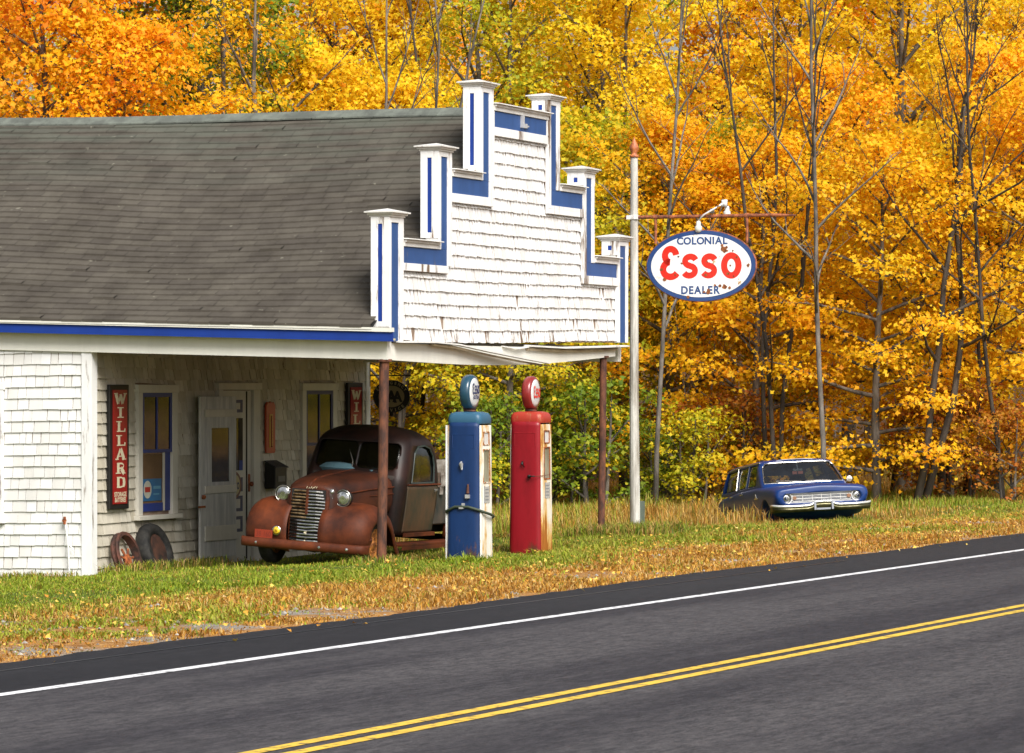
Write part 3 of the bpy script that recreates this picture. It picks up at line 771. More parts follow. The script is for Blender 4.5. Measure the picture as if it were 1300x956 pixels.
mb = MB(); pr = [(.22, -.07), (.30, -.095), (.35, -.09), (.375, -.05), (.38, 0), (.375, .05), (.35, .09), (.30, .095), (.22, .07)]
mb.lathe(pr, T(0, 0, .34) @ RX(R(90)), 36, close=True); mb.build('tyre', M_rubber, ot, smooth=True)
mb = MB(); mb.lathe([(0, .0), (.06, .0), (.07, -.04), (.17, -.03), (.20, -.06), (.225, -.065), (.225, .06), (0, .06)], T(0, 0, .34) @ RX(R(90)), 28); mb.build('rim', mat_two('dark_rust', (.02, .012, .01), (.09, .035, .02), 6, .8), ot)

# ------------------------------------------------------------------ petrol pumps
def rrect(hx, hy, r, z, n=4):
    out = []
    for cx, cy, a0 in ((hx-r, hy-r, 0), (-hx+r, hy-r, 90), (-hx+r, -hy+r, 180), (hx-r, -hy+r, 270)):
        for i in range(n+1):
            a = R(a0+90*i/n); out.append((cx+r*math.cos(a), cy+r*math.sin(a), z))
    return out
def pump(u, v, z, yaw, cladding, rustpaint, globecol, lettercol, label, red, roll=0):
    o = empty('gas_pump', W(u, v, z), BROT+yaw, 0, roll); tag(o, label, 'gas pump', 'old gas pumps in front of the canopy')
    o.scale = (1, 1, 1.045)
    # local x: along the road, -y: towards the road (white face), -x: the coloured side seen
    hx, hy, H = .205, .215, 1.80
    def sec(z, k): return (hx*k, hy*k, z)
    mb = MB()     # inner carcass
    mb.loft([rrect(hx*k, hy*k*.93, .05, z_) for z_, k in ((0, 1.06), (.9, 1.02), (1.70, .97), (1.76, .95))])
    mb.build('body', M_dark, o)
    for s in (-1, 1):                                         # coloured side cladding
        mb = MB(); rows = []
        prof_ = [(-1, .80), (-.97, .90), (-.86, .965), (-.7, 1.0), (-.3, 1.015), (.3, 1.015), (.7, 1.0), (.86, .965), (.97, .90), (1, .80)]
        for z_, k in ((.0, 1.09), (.05, 1.09), (.5, 1.06), (1.0, 1.035), (1.5, 1.01), (1.70, .995), (1.755, .985)):
            rows.append([(s*(hx*k*q+.012), py*hy*k*.93, z_) for py, q in prof_])
        mb.grid(rows); cl = mb.build('side_panel', cladding, o, smooth=True, solid=.012)
        # pressed frame near the top and a hatch
        f = MB(); xx = s*(hx*1.0+.021)
        for (y0, y1, z0, z1) in ((-.155, .155, 1.60, 1.615), (-.155, .155, 1.44, 1.45), (-.155, -.143, 1.45, 1.60), (.143, .155, 1.45, 1.60)):
            f.box(min(xx, xx+s*.008), max(xx, xx+s*.008), y0, y1, z0, z1)
        f.build('pressed_frame', cladding, cl, bevel=.003, segs=1)
        if s < 0:
            f = MB(); xx = -(hx*1.03+.02)
            if red:
                f.box(xx-.006, xx+.01, -.03, .07, 1.0, 1.12, 0)
                f.tube([(xx-.005, -.07, 1.05), (xx-.05, -.075, 1.05)], .024, 8, 1); f.tube([(xx-.05, -.075, 1.05), (xx-.055, -.16, 1.055)], .009, 6, 1)
                f.tube([(xx-.01, .03, 1.24), (xx-.05, .02, 1.22), (xx-.03, .0, 1.17)], [.012, .02, .012], 8, 1)
                f.build('nozzle_hook', [mat_plain('dull_tin', (.30, .31, .33), .4, .6), M_iron], o, smooth=True)
                g = MB(); g.tube([(xx-.05, -.09, 1.05), (xx-.04, -.2, 1.055), (xx+.1, -.262, 1.065), (.0, -.262, 1.07)], .0045, 5); g.build('hose', M_rustpipe, o)
                g = MB()
                for (y0, y1, z0, z1) in ((-.12, .13, 1.15, 1.157), (-.12, .13, .93, .937), (-.12, -.113, .937, 1.15)): g.box(xx-.004, xx+.008, y0, y1, z0, z1)
                g.build('hatch', cladding, o)
            else:
                f.box(xx-.004, xx+.012, -.10, .09, .86, 1.13, 0); f.tube([(xx-.02, -.075, 1.0), (xx-.035, -.08, .89)], [.012, .02], 8, 2); f.box(xx-.05, xx-.01, -.10, -.045, .83, .875, 1)
                f.tube([(xx-.01, .02, 1.27), (xx-.045, .01, 1.25), (xx-.04, 0, 1.18)], [.013, .028, .012], 8, 1); f.box(xx-.05, xx, -.02, .04, .70, .72, 1); f.box(xx-.03, xx, -.03, .01, .72, .77, 1)
                f.build('nozzle_hook', [mat_plain('bright_blue_label', (.006, .03, .30), .5), mat_plain('cast_tin', (.55, .55, .55), .4, .5), M_rustpipe], o, smooth=False)
                g = MB(); hs = [(.0, .31, .58), (-.10, .27, .62), (xx-.02, .22, .67), (xx-.03, .1, .725), (xx-.03, -.08, .725), (xx-.02, -.21, .69), (-.14, -.268, .655), (.0, -.285, .63), (.15, -.272, .60), (.235, -.22, .58)]
                g.tube(hs, .017, 10); g.build('hose', mat_plain('olive_hose', (.035, .05, .03), .6), o, smooth=True)
    for s in (-1, 1):                                         # white end faces with window, price box and card
        mb = MB(); y = s*hy
        def fy(z_): return hy*(1.07-.06*z_/1.7)+.008
        def face(x0, x1, z0, z1, d=.0, mi=0, th=.012):
            k = lambda z_: 1.07-.05*z_/1.7
            pts = []
            for z_ in (z0, z1):
                ya = s*(fy(z_)+d); yb = s*(fy(z_)+d-th)
                pts += [(x0*k(z_), ya, z_), (x1*k(z_), ya, z_), (x1*k(z_), yb, z_), (x0*k(z_), yb, z_)]
            mb.hexa(pts, mi)
        hw = .180
        face(-hw, -.105, 0, 1.72); face(.105, hw, 0, 1.72); face(-.105, .105, 0, 1.02); face(-.105, .105, 1.42, 1.475); face(-.105, .105, 1.64, 1.72)
        face(-hw-.012, -hw, 0, 1.72, -.006); face(hw, hw+.012, 0, 1.72, -.006)
        fc = mb.build('front_panel' if s < 0 else 'back_panel', rustpaint, o, bevel=.004, segs=1)
        mb = MB()
        for (x0, x1, z0, z1) in ((-.115, -.10, 1.01, 1.43), (.10, .115, 1.01, 1.43), (-.0995, .0995, 1.01, 1.025), (-.0995, .0995, 1.415, 1.43), (-.10, -.085, 1.475, 1.64), (.085, .10, 1.475, 1.64), (-.0845, .0845, 1.475, 1.487), (-.0845, .0845, 1.628, 1.64)):
            face(x0, x1, z0, z1, .008)
        mb.build('window_rim', M_rustor if red else mat_paint('orange_edged_white', (.7, .65, .55), (.42, .14, .02), wear=.5, scale=14, island=0), fc)
        mb = MB(); face(-.10, .10, 1.02, 1.42, -.006, 0, .004); mb.build('window', mat_two('clouded_glass', (.16, .15, .10), (.30, .29, .22), 3, .15, stretch=(2, 2, .6)), fc)
        mb = MB(); face(-.09, .09, 1.48, 1.635, -.004, 0, .004); mb.build('price_box', mat_plain('white_dial', (.62, .62, .60), .4), fc)
        mb = MB(); face(-.075, .075, .77, .97, .006); 
        for i in range(4): face(-.055, .055, .80+i*.042, .815+i*.042, .0075, 1, .001)
        face(-.08, -.075, .765, .975, .010, 1); face(.075, .08, .765, .975, .010, 1)
        mb.build('price_card', [mat_plain('faded_card', (.42, .41, .38), .6), mat_plain('grey_print', (.20, .20, .21), .6)], fc)
    mb = MB()                                                 # domed cap
    caps_ = [(1.735, 1.0), (1.745, 1.02), (1.80, 1.02), (1.84, .98), (1.87, .88), (1.885, .6)]
    mb.loft([rrect(hx*k+.008, (hy+.012)*k, .07*min(1, k), z_) for z_, k in caps_]); mb.build('cap', globecol[1], o, smooth=True)
    mb = MB(); mb.lathe([(.07, 1.88), (.085, 1.895), (.08, 1.91), (.10, 1.925)], None, 20); mb.build('globe_collar', M_rustpipe, o)
    gl = MB(); r = .218
    GM = T(0, 0, 1.905+r) @ RX(R(90))
    gl.lathe([(r*.82, -.068), (r*.93, -.060), (r*.985, -.035), (r, 0), (r*.985, .035), (r*.93, .060), (r*.82, .068)], GM, 40); g_ = gl.build('globe', globecol[0], o, smooth=True)
    for s in (-1, 1):
        gl = MB(); gl.lathe([(0, .090), (r*.4, .087), (r*.65, .080), (r*.82, .0675), (r*.82, .062), (0, .062)], T(0, 0, 1.905+r) @ RX(R(90*-s)) @ S(1, 1, 1), 36); gl.build('lens', mat_globe, g_, smooth=True)
    # lettering on the road-side lens (bulged, so each word sits just proud)
    mb = MB(); LM = T(0, -.0915, 1.905+r) @ VERT
    if red: esso(mb, LM @ T(0, -.055, 0) @ S(.062, .10, 1), 0, 0)
    else:
        esso(mb, LM @ T(0, -.015, 0) @ S(.060, .088, 1), 0, 0); put_text(mb, 'EXTRA', .062, LM @ T(0, -.080, 0), 0, .03, 1, .05)
    mb.build('lettering', lettercol, g_)
    if not red:
        mb = MB(); mb.tube([(.26, -.02, .62), (.30, -.05, .35), (.36, -.09, 0.02)], .013, 8); mb.build('prop_rod', mat_plain('grey_tube', (.12, .13, .16), .5, .3), o)
        mb = MB(); mb.box(-hx-.02, hx*.9, hy*1.07+.004, hy*1.07+.012, 0, 1.72) ; mb.build('white_edge', M_trim, o)
    return o
mat_globe = mat_plain('milk_glass', (.62, .64, .64), .12, 0, .6, .6)
M_bluepump = mat_paint('blue_pump_paint', (.003, .026, .105), (.10, .045, .03), wear=.31, scale=5, stretch=(1, 1, .4), island=0, dirt=.5, rough=.5, wear_low=(0, .5, .16), soft=.05)
M_redpump = mat_paint('red_pump_paint', (.25, .006, .013), (.13, .035, .02), wear=.29, scale=5, stretch=(1, 1, .4), island=0, dirt=.42, rough=.36, wear_low=(0, .35, .2), soft=.05, coat=.12)
M_wpump = mat_paint('white_pump_paint', (.76, .74, .68), (.45, .16, .03), wear=.38, scale=6, stretch=(1, 1, .25), island=0, dirt=.1, rough=.4, soft=.03, edge=(.62, .38, .12))
M_wpump2 = mat_paint('rusty_white_pump_paint', (.74, .70, .60), (.46, .15, .025), wear=.44, scale=5, stretch=(1, 1, .16), island=0, dirt=.1, rough=.4, soft=.03, edge=(.60, .36, .10), wear_low=(0, .6, .13))
pump(.84, -.80, -.25, 0, M_bluepump, M_wpump, (mat_plain('blue_globe_shell', (.015, .06, .10), .3, 0, .5, .4), mat_paint('blue_cap_paint', (.03, .10, .17), (.12, .12, .12), wear=.36, scale=6, island=0, rough=.4)), M_navy,
     'blue sided gas pump with white front face and a hose looped round it', False)
pump(3.56, -.61, -.26, 0, M_redpump, M_wpump2, (mat_plain('red_globe_shell', (.24, .02, .02), .3, 0, .5, .4), mat_paint('red_cap_paint', (.36, .035, .02), (.42, .15, .06), wear=.42, scale=6, island=0, rough=.4)), mat_plain('red_letter', (.65, .02, .01)),
     'red sided gas pump with rust streaked white front face', True)

# ------------------------------------------------------------------ sign pole, arm and oval sign
PX, PY = 1.83, 59.0
sp_ = empty('sign_pole', (PX, PY, gz(PX, PY)-.02), R(69)); tag(sp_, 'tall whitewashed wooden pole with orange finial and rusty arm', 'sign pole')
zb = gz(PX, PY)-.02; top = 2+(495-200)/5000*PY
mb = MB(); mb.tube([(.03, -.005, 0), (.0, 0, 2), (0, 0, top-zb)], [.078, .070, .056], 12); mb.build('pole', M_polewood, sp_)
mb = MB(); mb.lathe([(.0, 0), (.072, 0), (.075, .03), (.045, .05), (.04, .07), (.07, .12), (.072, .15), (.05, .20), (.02, .26), (.002, .31)], T(0, 0, top-zb), 12)
mb.build('finial', mat_two('copper_orange', (.25, .07, .03), (.60, .20, .06), 14, .5), sp_, smooth=True)
za = 2+(495-276)/5000*PY-zb
mb = MB(); mb.tube([(0, .14, za), (0, -.5, za+.0), (0, -2.2, za)], .026, 10, 0); mb.tube([(0, -2.2, za), (0, -2.52, za-.01)], [.028, .014], 8, 0)
mb.tube([(0, -.34, za), (0, -.34, za-.40)], .020, 8, 0); mb.tube([(0, -1.77, za), (0, -1.77, za-.40)], .020, 8, 0)
mb.box(-.07, .07, -.07, .10, za-.03, za+.03, 1)
for yy in (-.34, -1.77): mb.tube([(0, yy-.03, za), (0, yy+.03, za)], .036, 10, 0)
mb.build('arm', [M_rustpipe2 := mat_two('orange_brown_rust', (.11, .035, .02), (.42, .13, .05), 12, .75, bmp=.4), M_trim], sp_)
mb = MB(); mb.tube([(0, -.02, top-zb-.03), (0, -1.2, za+.62), (0, -2.15, za+.10), (0, -2.2, za+.03)], .004, 4); mb.build('stay_wire', M_rustpipe, sp_)
mb = MB(); mb.box(.045, .085, -.14, -.075, .0, .48); mb.build('conduit_box', mat_plain('green_grey_tin', (.12, .15, .12), .5), sp_)
mb = MB(); mb.tube([(-.02, -1.02, za-.06), (-.06, -1.12, za+.02), (-.05, -1.3, za+.12), (0, -1.42, za+.20)], .014, 8, 0)
for (x, y, z, d) in ((-.02, -1.02, za-.07, -1), (.06, -1.44, za+.15, -1)):
    mb.lathe([(0, 0), (.025, 0), (.036, .02*d), (.036, .07*d), (.052, .08*d), (.056, .13*d), (.042, .165*d), (0, .175*d)], T(x, y, z), 14, 1)
mb.lathe([(0, 0), (.035, 0), (.035, .07), (0, .07)], T(0, -1.23, za+.04), 10, 2); mb.box(-.02, .02, -1.46, -1.38, za+.14, za+.24, 0)
mb.build('sign_lights', [M_trim, mat_plain('frosted_jar', (.62, .62, .58), .2), mat_plain('grey_fitting', (.25, .26, .27), .4, .5)], sp_, smooth=True)
# the sign itself hangs from the arm: a thing of its own; it faces along the road
sg = empty('oval_station_sign', (PX+math.sin(R(111))*1.06+.0, PY+math.cos(R(111))*1.06, 0), R(-21)); tag(sg, 'large white oval station sign with navy rim and red lettering, rust spotted', 'sign')
sz = 2+(495-337.5)/5000*58.6
SW, SH = .865, .54
SM = T(0, 0, sz) @ VERT
mb = MB(); mb.prism(arc(0, 0, SW, SH, 0, 360, 64)[:-1], -.02, .02, 0, SM); mb.build('rusty_edge', M_rustpipe2, sg, bevel=.006, segs=1)
mb = MB(); mb.prism(arc(0, 0, SW*.985, SH*.975, 0, 360, 64)[:-1], .0205, .024, 0, SM); mb.prism(arc(0, 0, SW*.985, SH*.975, 0, 360, 64)[:-1], -.024, -.0205, 0, SM)
mb.build('navy_border', mat_paint('navy_enamel', (.02, .06, .20), (.2, .07, .03), wear=.27, scale=9, stretch=(1, 1, 1), island=0, rough=.25, coat=.4), sg)
def enamel():
    m, nt, b = new_mat('white_enamel_rust_spots')
    v = coords(nt); n = noise(nt, v, 7.5, 4, .55); c = mixc(nt, ramp(nt, n, [(.275, (1, 1, 1)), (.33, (0, 0, 0))]), (.80, .81, .80), (.62, .42, .20))
    c = mixc(nt, ramp(nt, noise(nt, coords(nt, (1, 1, .2)), 6, 5), [(.6, (0, 0, 0)), (.8, (.3, .3, .3))]), c, (.62, .50, .34))
    c = mixc(nt, ramp(nt, n, [(.26, (1, 1, 1)), (.275, (0, 0, 0))]), c, (.20, .06, .015))
    nt.links.new(c, b.inputs['Base Color']); b.inputs['Roughness'].default_value = .2; b.inputs['Coat Weight'].default_value = .4; return m
fa = MB(); fa.prism(arc(0, 0, SW*.905, SH*.865, 0, 360, 64)[:-1], .0242, .027, 0, SM); fa.build('sign_face', enamel(), sg)
mb = MB()
def spaced(mb, word, wtot, cx, cy, size, MM, bold=.03, sx=1.0):
    adv = dict(I=.5, W=1.2, O=1.12, C=1.02, D=1.05, N=1.08, A=1.05, L=.82, E=.86, R=.95); w_ = [adv.get(c, 1) for c in word]; tot = sum(w_); x = 0
    for c, a in zip(word, w_):
        put_text(mb, c, size, MM @ T(cx-wtot/2+(x+a/2)*wtot/tot, cy, 0), 0, bold, sx, .06); x += a
spaced(mb, 'COLONIAL', .80, .02, .322, .150, SM @ T(0, 0, .0285), .035, 1.0); mb.build('blue_lettering', mat_plain('navy_sign_letter', (.025, .07, .21), .3), sg); mb = MB()
spaced(mb, 'DEALER', .61, -.01, -.415, .160, SM @ T(0, 0, .0285), .035, .95)
mb.build('blue_lettering', mat_plain('navy_sign_letter', (.025, .07, .21), .3), sg)
mb = MB(); w = .100; h = 0; LM = SM @ T(0, 0, .0285)
e = arc(-.475, .157, .088, .100, 5, 262, 14) + arc(-.475, -.048, .118, .112, 98, 330, 14)
stroke(mb, e, w, h, 0, LM)
for cx in (-.175, .125):
    stroke(mb, arc(cx+.012, .072, .085, .068, 15, 262, 12) + arc(cx-.005, -.072, .090, .072, 82, -155, 12), w*.92, h+.0002, 0, LM)
stroke(mb, arc(.475, .0, .112, .148, 0, 360, 30)[:-1], w*.98, h, 0, LM, closed=True)
mb.build('red_lettering', mat_plain('red_sign_letter', (.70, .025, .01), .3), sg)
mb = MB(); rs = random.Random(4)
for (x, y, r) in ((.36, .24, .045), (.40, .27, .02), (.33, .30, .02), (.41, .22, .016), (.12, -.385, .035), (.05, -.39, .02), (.30, -.30, .022), (.37, -.31, .035), (.45, -.33, .02), (.22, -.29, .018), (-.62, -.05, .022), (-.57, -.20, .026), (.74, .0, .024), (-.20, -.46, .024),
                  (.08, -.14, .020), (.42, -.12, .022), (.46, .0, .013), (-.35, .14, .014), (-.30, .04, .014), (.10, .06, .014), (-.40, -.13, .014), (.51, -.16, .014), (.56, .12, .014), (.50, .22, .012)):
    q = [(x+r*rs.uniform(.7, 1.3)*math.cos(k*.7), y+r*rs.uniform(.7, 1.3)*math.sin(k*.7)) for k in range(9)]
    mb.prism(q, .0284, .0320, 0, SM)
mb.build('rust_chips', mat_two('chip_rust', (.10, .03, .012), (.36, .12, .03), 30, .85), sg)
# ------------------------------------------------------------------ rusty pick-up truck under the canopy
def catmull(pts, per=4):
    out = []
    P = [pts[0]]+list(pts)+[pts[-1]]
    for i in range(1, len(P)-2):
        for k in range(per):
            t = k/per; a, b, c, d = (Vector(P[i-1]), Vector(P[i]), Vector(P[i+1]), Vector(P[i+2]))
            out.append(tuple(.5*((2*b)+(-a+c)*t+(2*a-5*b+4*c-d)*t*t+(-a+3*b-3*c+d)*t**3)))
    out.append(tuple(P[-2])); return out
M_trk = mat_two('dark_rust_paint', (.022, .007, .004), (.09, .022, .007), 2.6, .55, lo=.35, hi=.7, bmp=.12, spec=.35)
M_trk2 = mat_two('red_brown_rust', (.042, .010, .004), (.14, .031, .008), 3.2, .6, lo=.35, hi=.68, bmp=.12, spec=.3)
M_cab = mat_two('near_black_rust', (.007, .005, .005), (.034, .013, .009), 2.2, .45, lo=.38, hi=.72, bmp=.12, spec=.3)  # nearly black rust, darker than the rest of the truck
M_trkdoor = mat_two('green_brown_patina', (.035, .034, .022), (.11, .055, .028), 2.8, .55, stretch=(1, 1, .6), lo=.38, hi=.66, bmp=.15, spec=.4)
M_lens = mat_two('headlamp_glass', (.30, .31, .30), (.80, .81, .80), 9, .12, .85, stretch=(6, 1, 1), bmp=.1, coat=1)
uT, vT = 1.10, 1.40
TK = empty('pickup_truck', W(uT, vT, -.255), BROT+math.pi, R(0))
TK.rotation_euler = (R(-3.6), R(-.6), BROT+math.pi)      # the ground falls away from the road: it leans to the wall side
tag(TK, 'rusty brown old pickup truck with chrome barred grille parked under the canopy', 'truck')
# cab shell
def cab_sec(z, xf, xr, hw, r=.2, n=5):
    out = []; cx = (xf+xr)/2; hx = (xf-xr)/2
    return [(cx+p[0], p[1], z) for p in rrect(hx, hw, min(r, hw*.95, hx*.95), 0, n)]
CS = [(.38, -.86, -2.20, .67, .12), (.75, -.86, -2.25, .705, .13), (1.05, -.87, -2.26, .72, .15), (1.20, -.91, -2.25, .712, .16), (1.42, -1.00, -2.21, .69, .17), (1.57, -1.06, -2.14, .665, .19), (1.67, -1.12, -2.06, .62, .24), (1.74, -1.23, -1.95, .53, .27), (1.78, -1.36, -1.84, .40, .2), (1.80, -1.52, -1.72, .2, .08)]
def dense(S_, per=4):
    out = []
    for i in range(len(S_)-1):
        a, b, c, d = (S_[max(i-1, 0)], S_[i], S_[i+1], S_[min(i+2, len(S_)-1)])
        for k in range(per):
            t = k/per; out.append(tuple(.5*(2*b[q]+(-a[q]+c[q])*t+(2*a[q]-5*b[q]+4*c[q]-d[q])*t*t+(-a[q]+3*b[q]-3*c[q]+d[q])*t**3) for q in range(5)))
    out.append(S_[-1]); return out
mb = MB(); mb.loft([cab_sec(*s, n=7) for s in dense(CS)]); cab = mb.build('cab', M_cab, TK, smooth=True)
q = cab.modifiers.new('t', 'SOLIDIFY'); q.thickness = .035; q.offset = -1
par = cab.parent; cab.parent = None; bpy.context.view_layer.update(); bake(cab); cab.parent = par
ct = MB()
def rpoly(cx, cy, hx, hy, r): return [(cx+p[0], cy+p[1]) for p in rrect(hx, hy, r, 0, 4)]
MYZ = Matrix(((0, 0, 1, 0), (1, 0, 0, 0), (0, 1, 0, 0), (0, 0, 0, 1)))        # poly (y,z) extruded along x
for s in (-1, 1): ct.prism(rpoly(s*.300, 1.41, .288, .175, .07), -.70, -1.27, 0, MYZ)
ct.prism(rpoly(0, 1.36, .30, .12, .05), -1.95, -2.4, 0, MYZ)
MXZ2 = Matrix(((1, 0, 0, 0), (0, 0, 1, 0), (0, 1, 0, 0), (0, 0, 0, 1)))        # poly (x,z) along y
side_win = [(-1.20, 1.07), (-1.98, 1.07), (-2.0, 1.30), (-1.97, 1.43), (-1.88, 1.53), (-1.70, 1.565), (-1.48, 1.55), (-1.34, 1.47)]
for s in (-1, 1): ct.prism(side_win, s*.50, s*.95, 0, MXZ2)
carve(cab, ct)
gl = MB(); gl.loft([cab_sec(z, xf-.02, xr+.02, hw-.018, r, n=7) for z, xf, xr, hw, r in CS[2:7]], caps=False); gl.build('cab_glass', M_tglass, cab, smooth=True)
mb = MB(); mb.tube([(-.915, 0, 1.19), (-1.03, 0, 1.38), (-1.11, 0, 1.54)], .011, 6); mb.tube([(-.90, -.03, 1.20), (-.97, -.05, 1.32), (-1.05, -.14, 1.47)], .006, 5); mb.build('windscreen_divider', M_greymetal := mat_plain('grey_metal', (.22, .21, .19), .45, .6), cab)
# door with sill and handle
def cab_y(z): return float(np.interp(z, [s[0] for s in CS], [s[3] for s in CS]))
for s in (-1, 1):
    mb = MB(); rows = []
    for z in (.40, .44, .60, .80, .98, 1.02, 1.035): rows.append([(x, s*(cab_y(z)+(.014 if .41 < z < 1.03 else .004)), z) for x in (-1.06, -1.09, -1.4, -1.7, -2.06, -2.09)])
    mb.grid(rows); dr = mb.build('door', M_trkdoor, TK, smooth=True, solid=.02)
    mb = MB(); mb.tube([(-1.05, s*(cab_y(1.05)+.012), 1.05), (-1.6, s*(cab_y(1.05)+.02), 1.05), (-2.2, s*(cab_y(1.05)+.012), 1.05)], .012, 6)
    mb.box(-2.09, -1.07, s*.715-.02, s*.715+.02, .36, .41); mb.build('belt_moulding', M_trk2, dr)
    mb = MB(); mb.tube([(-1.98, s*.74, .98), (-1.98, s*.78, .98), (-1.88, s*.79, .965)], .011, 6); mb.build('handle', M_greymetal, dr)
    fr = MB(); L = [(x, s*(cab_y(z)+.0), z) for x, z in side_win]; L.append(L[0]); fr.tube(L, .013, 6); fr.build('window_frame', mat_plain('dark_green_frame', (.03, .045, .04), .5), dr)
# hood, cowl and nose
def hood_sec(x, hw, zb, zt, sh=.55):
    pts = [(hw, zb), (hw*1.02, zb+(zt-zb)*.35), (hw*1.0, zt-.19), (hw*.93, zt-.085), (hw*.72, zt-.022), (hw*.32, zt-.003), (0, zt)]
    return [(x, y, z) for y, z in pts]+[(x, -y, z) for y, z in pts[-2::-1]]
mb = MB()
HS = [(-.95, .62, .58, 1.215), (-.86, .605, .58, 1.21), (-.5, .545, .56, 1.18), (-.1, .465, .54, 1.145), (.2, .405, .50, 1.115), (.36, .37, .46, 1.085), (.45, .335, .42, 1.045), (.505, .30, .42, .985)]
mb.loft([hood_sec(*h) for h in HS]); hood = mb.build('hood', M_trk, TK, smooth=True, sub=1)
mb = MB(); mb.tube([(-.9, 0, 1.214), (-.5, 0, 1.182), (0, 0, 1.138), (.3, 0, 1.10), (.45, 0, 1.045), (.515, 0, .985)], [.008, .008, .01, .014, .016, .01], 6)
for s in (-1, 1): mb.tube([(-.85, s*.615, 1.02), (-.3, s*.51, .985), (.25, s*.405, .93)], .008, 5); mb.tube([(-.85, s*.615, .93), (-.3, s*.515, .90)], .006, 5)
mb.build('hood_trim', M_trk2, hood)
mb = MB()
for h in (.36, ):
    mb.loft([[(x, y*k, z) for (x, y, z) in [(x0, .272, .25), (x0, .283, .45), (x0, .285, .85), (x0, .265, .965), (x0, .17, .995), (x0, 0, 1.0), (x0, -.17, .995), (x0, -.265, .965), (x0, -.285, .85), (x0, -.283, .45), (x0, -.272, .25)]] for x0, k in ((.30, 1.05), (.44, 1.03), (.50, .98), (.515, .93))])
shell = mb.build('grille_shell', M_trk2, TK, smooth=False, bevel=.01)
mb = MB(); mb.box(.5155, .519, -.24, .24, .28, .965); mb.build('radiator', M_dark, shell)
mb = MB(); nb = 16
for i in range(nb):
    z = .295+i*(.645/(nb-1)); jit = random.uniform(-.004, .004)
    for s in (-1, 1):
        e = .240 if i < nb-3 else .235-.012*(i-nb+4)
        rr = .0125; pts = [(.548, 0, z+jit*.3), (.545, s*.12, z+jit+.003), (.522, s*e, z+jit)]
        if s == 1 and i in (3, 4): pts[1] = (.54, s*.12, z+.012)
        mb.tube(pts, rr, 6, 0 if (s == 1 or i < 7) else 1)
mb.build('grille_bar', [M_chrome, mat_two('rust_stained_chrome', (.10, .05, .02), (.42, .30, .16), 9, .4, .7)], shell)
mb = MB(); mb.box(.540, .560, -.020, .014, .64, .975); mb.build('grille_strip', M_trk2, shell)
mb = MB(); mb.tube([(.552, -.02, .40), (.552, .01, .39)], .014, 6); mb.tube([(.55, -.01, .30), (.55, 0, .28)], .016, 6)
for i, (y, z) in enumerate(((-.03, .99), (.0, .98), (.03, .99), (.055, .985), (.08, .997), (.105, .995))): mb.tube([(.535-.0*i, y, z-.012), (.535, y+.012, z+.012)], .005, 5)
mb.build('nose_badge', M_cream, shell)
# fenders
def fender(path, ys, mat, name, s):
    """path: (x, z, nx, nz) crown line; ys: (y, drop along the inward normal)"""
    mb = MB(); rows = []
    P = catmull([(x, 0, z) for x, z in path], 3)
    for i, p in enumerate(P):
        a = Vector(P[max(i-1, 0)]); b = Vector(P[min(i+1, len(P)-1)]); t = (b-a).normalized(); n = Vector((t.z, 0, -t.x))
        c = Vector((path[len(path)//2][0], 0, .3))
        if (c-Vector(p)).dot(n) < 0: n = -n
        rows.append([(p[0]+n.x*d, s*y, p[2]+n.z*d) for y, d in ys])
    mb.grid(rows); return mb.build(name, mat, TK, smooth=True, solid=.018)
fp = [(.50, .17), (.60, .25), (.635, .38), (.62, .52), (.55, .65), (.42, .755), (.24, .81), (.04, .815), (-.16, .775), (-.34, .68), (-.48, .54), (-.58, .38), (-.68, .28)]
fy_ = [(.22, -.03), (.30, -.01), (.42, 0), (.56, 0), (.68, .01), (.77, .04), (.83, .09), (.862, .15), (.872, .20), (.868, .235)]
for s in (-1, 1):
    fender(fp, fy_, M_trk2, 'front_fender', s)
    rp = [(-2.75, .30), (-2.76, .46), (-2.80, .60), (-2.92, .72), (-3.10, .78), (-3.30, .76), (-3.48, .66), (-3.58, .50), (-3.62, .34)]
    fender(rp, [(.58, 0), (.66, 0), (.76, .02), (.83, .07), (.86, .13), (.862, .19)], M_trk2, 'rear_fender', s)
    mb = MB(); mb.box(-2.78, -.66, min(s*.60, s*.87), max(s*.60, s*.87), .25, .285); mb.box(-2.78, -.66, min(s*.855, s*.87), max(s*.855, s*.87), .20, .25)
    mb.build('running_board', M_trk2, TK, bevel=.006)
    # headlamp on its bracket
    hm = T(.36, s*.425, .875)
    mb = MB(); mb.lathe([(0, -.22), (.04, -.20), (.085, -.12), (.108, -.03), (.112, 0), (.118, .008), (.112, .02), (.10, .022), (0, .016)], hm @ RY(R(90)), 26)
    mb.tube([(.33, s*.32, .80), (.30, s*.40, .80)], .03, 8); hl = mb.build('headlight', M_iron, TK, smooth=True)
    mb = MB(); mb.lathe([(0, .042), (.04, .040), (.08, .032), (.102, .020), (0, .018)], hm @ RY(R(90)), 26); mb.build('lens', M_lens, hl, smooth=True)
    mb = MB(); mb.lathe([(.102, .016), (.112, .016), (.116, .024), (.110, .032), (.102, .028)], hm @ RY(R(90)), 26, close=True); mb.build('rim', M_chrome, hl, smooth=True)
    mb = MB(); mb.lathe([(0, .0), (.03, .0), (.034, .02), (.026, .03), (0, .034)], T(.44, s*.295, .955 if s > 0 else .90) @ RY(R(90)), 12); mb.lathe([(0, .0), (.02, .0), (.02, .02), (0, .03)], T(.44, s*.295, .865 if s > 0 else .80) @ RY(R(90)), 12)
    mb.build('marker_lamp', M_lens, TK, smooth=True)
mb = MB(); hm = T(.66, -.36, .405); mb.lathe([(0, -.06), (.05, -.05), (.062, 0), (.064, .012), (.052, .014), (0, .01)], hm @ RY(R(90)), 18, 0); fgl = mb.build('fog_light', M_chrome, TK, smooth=True)
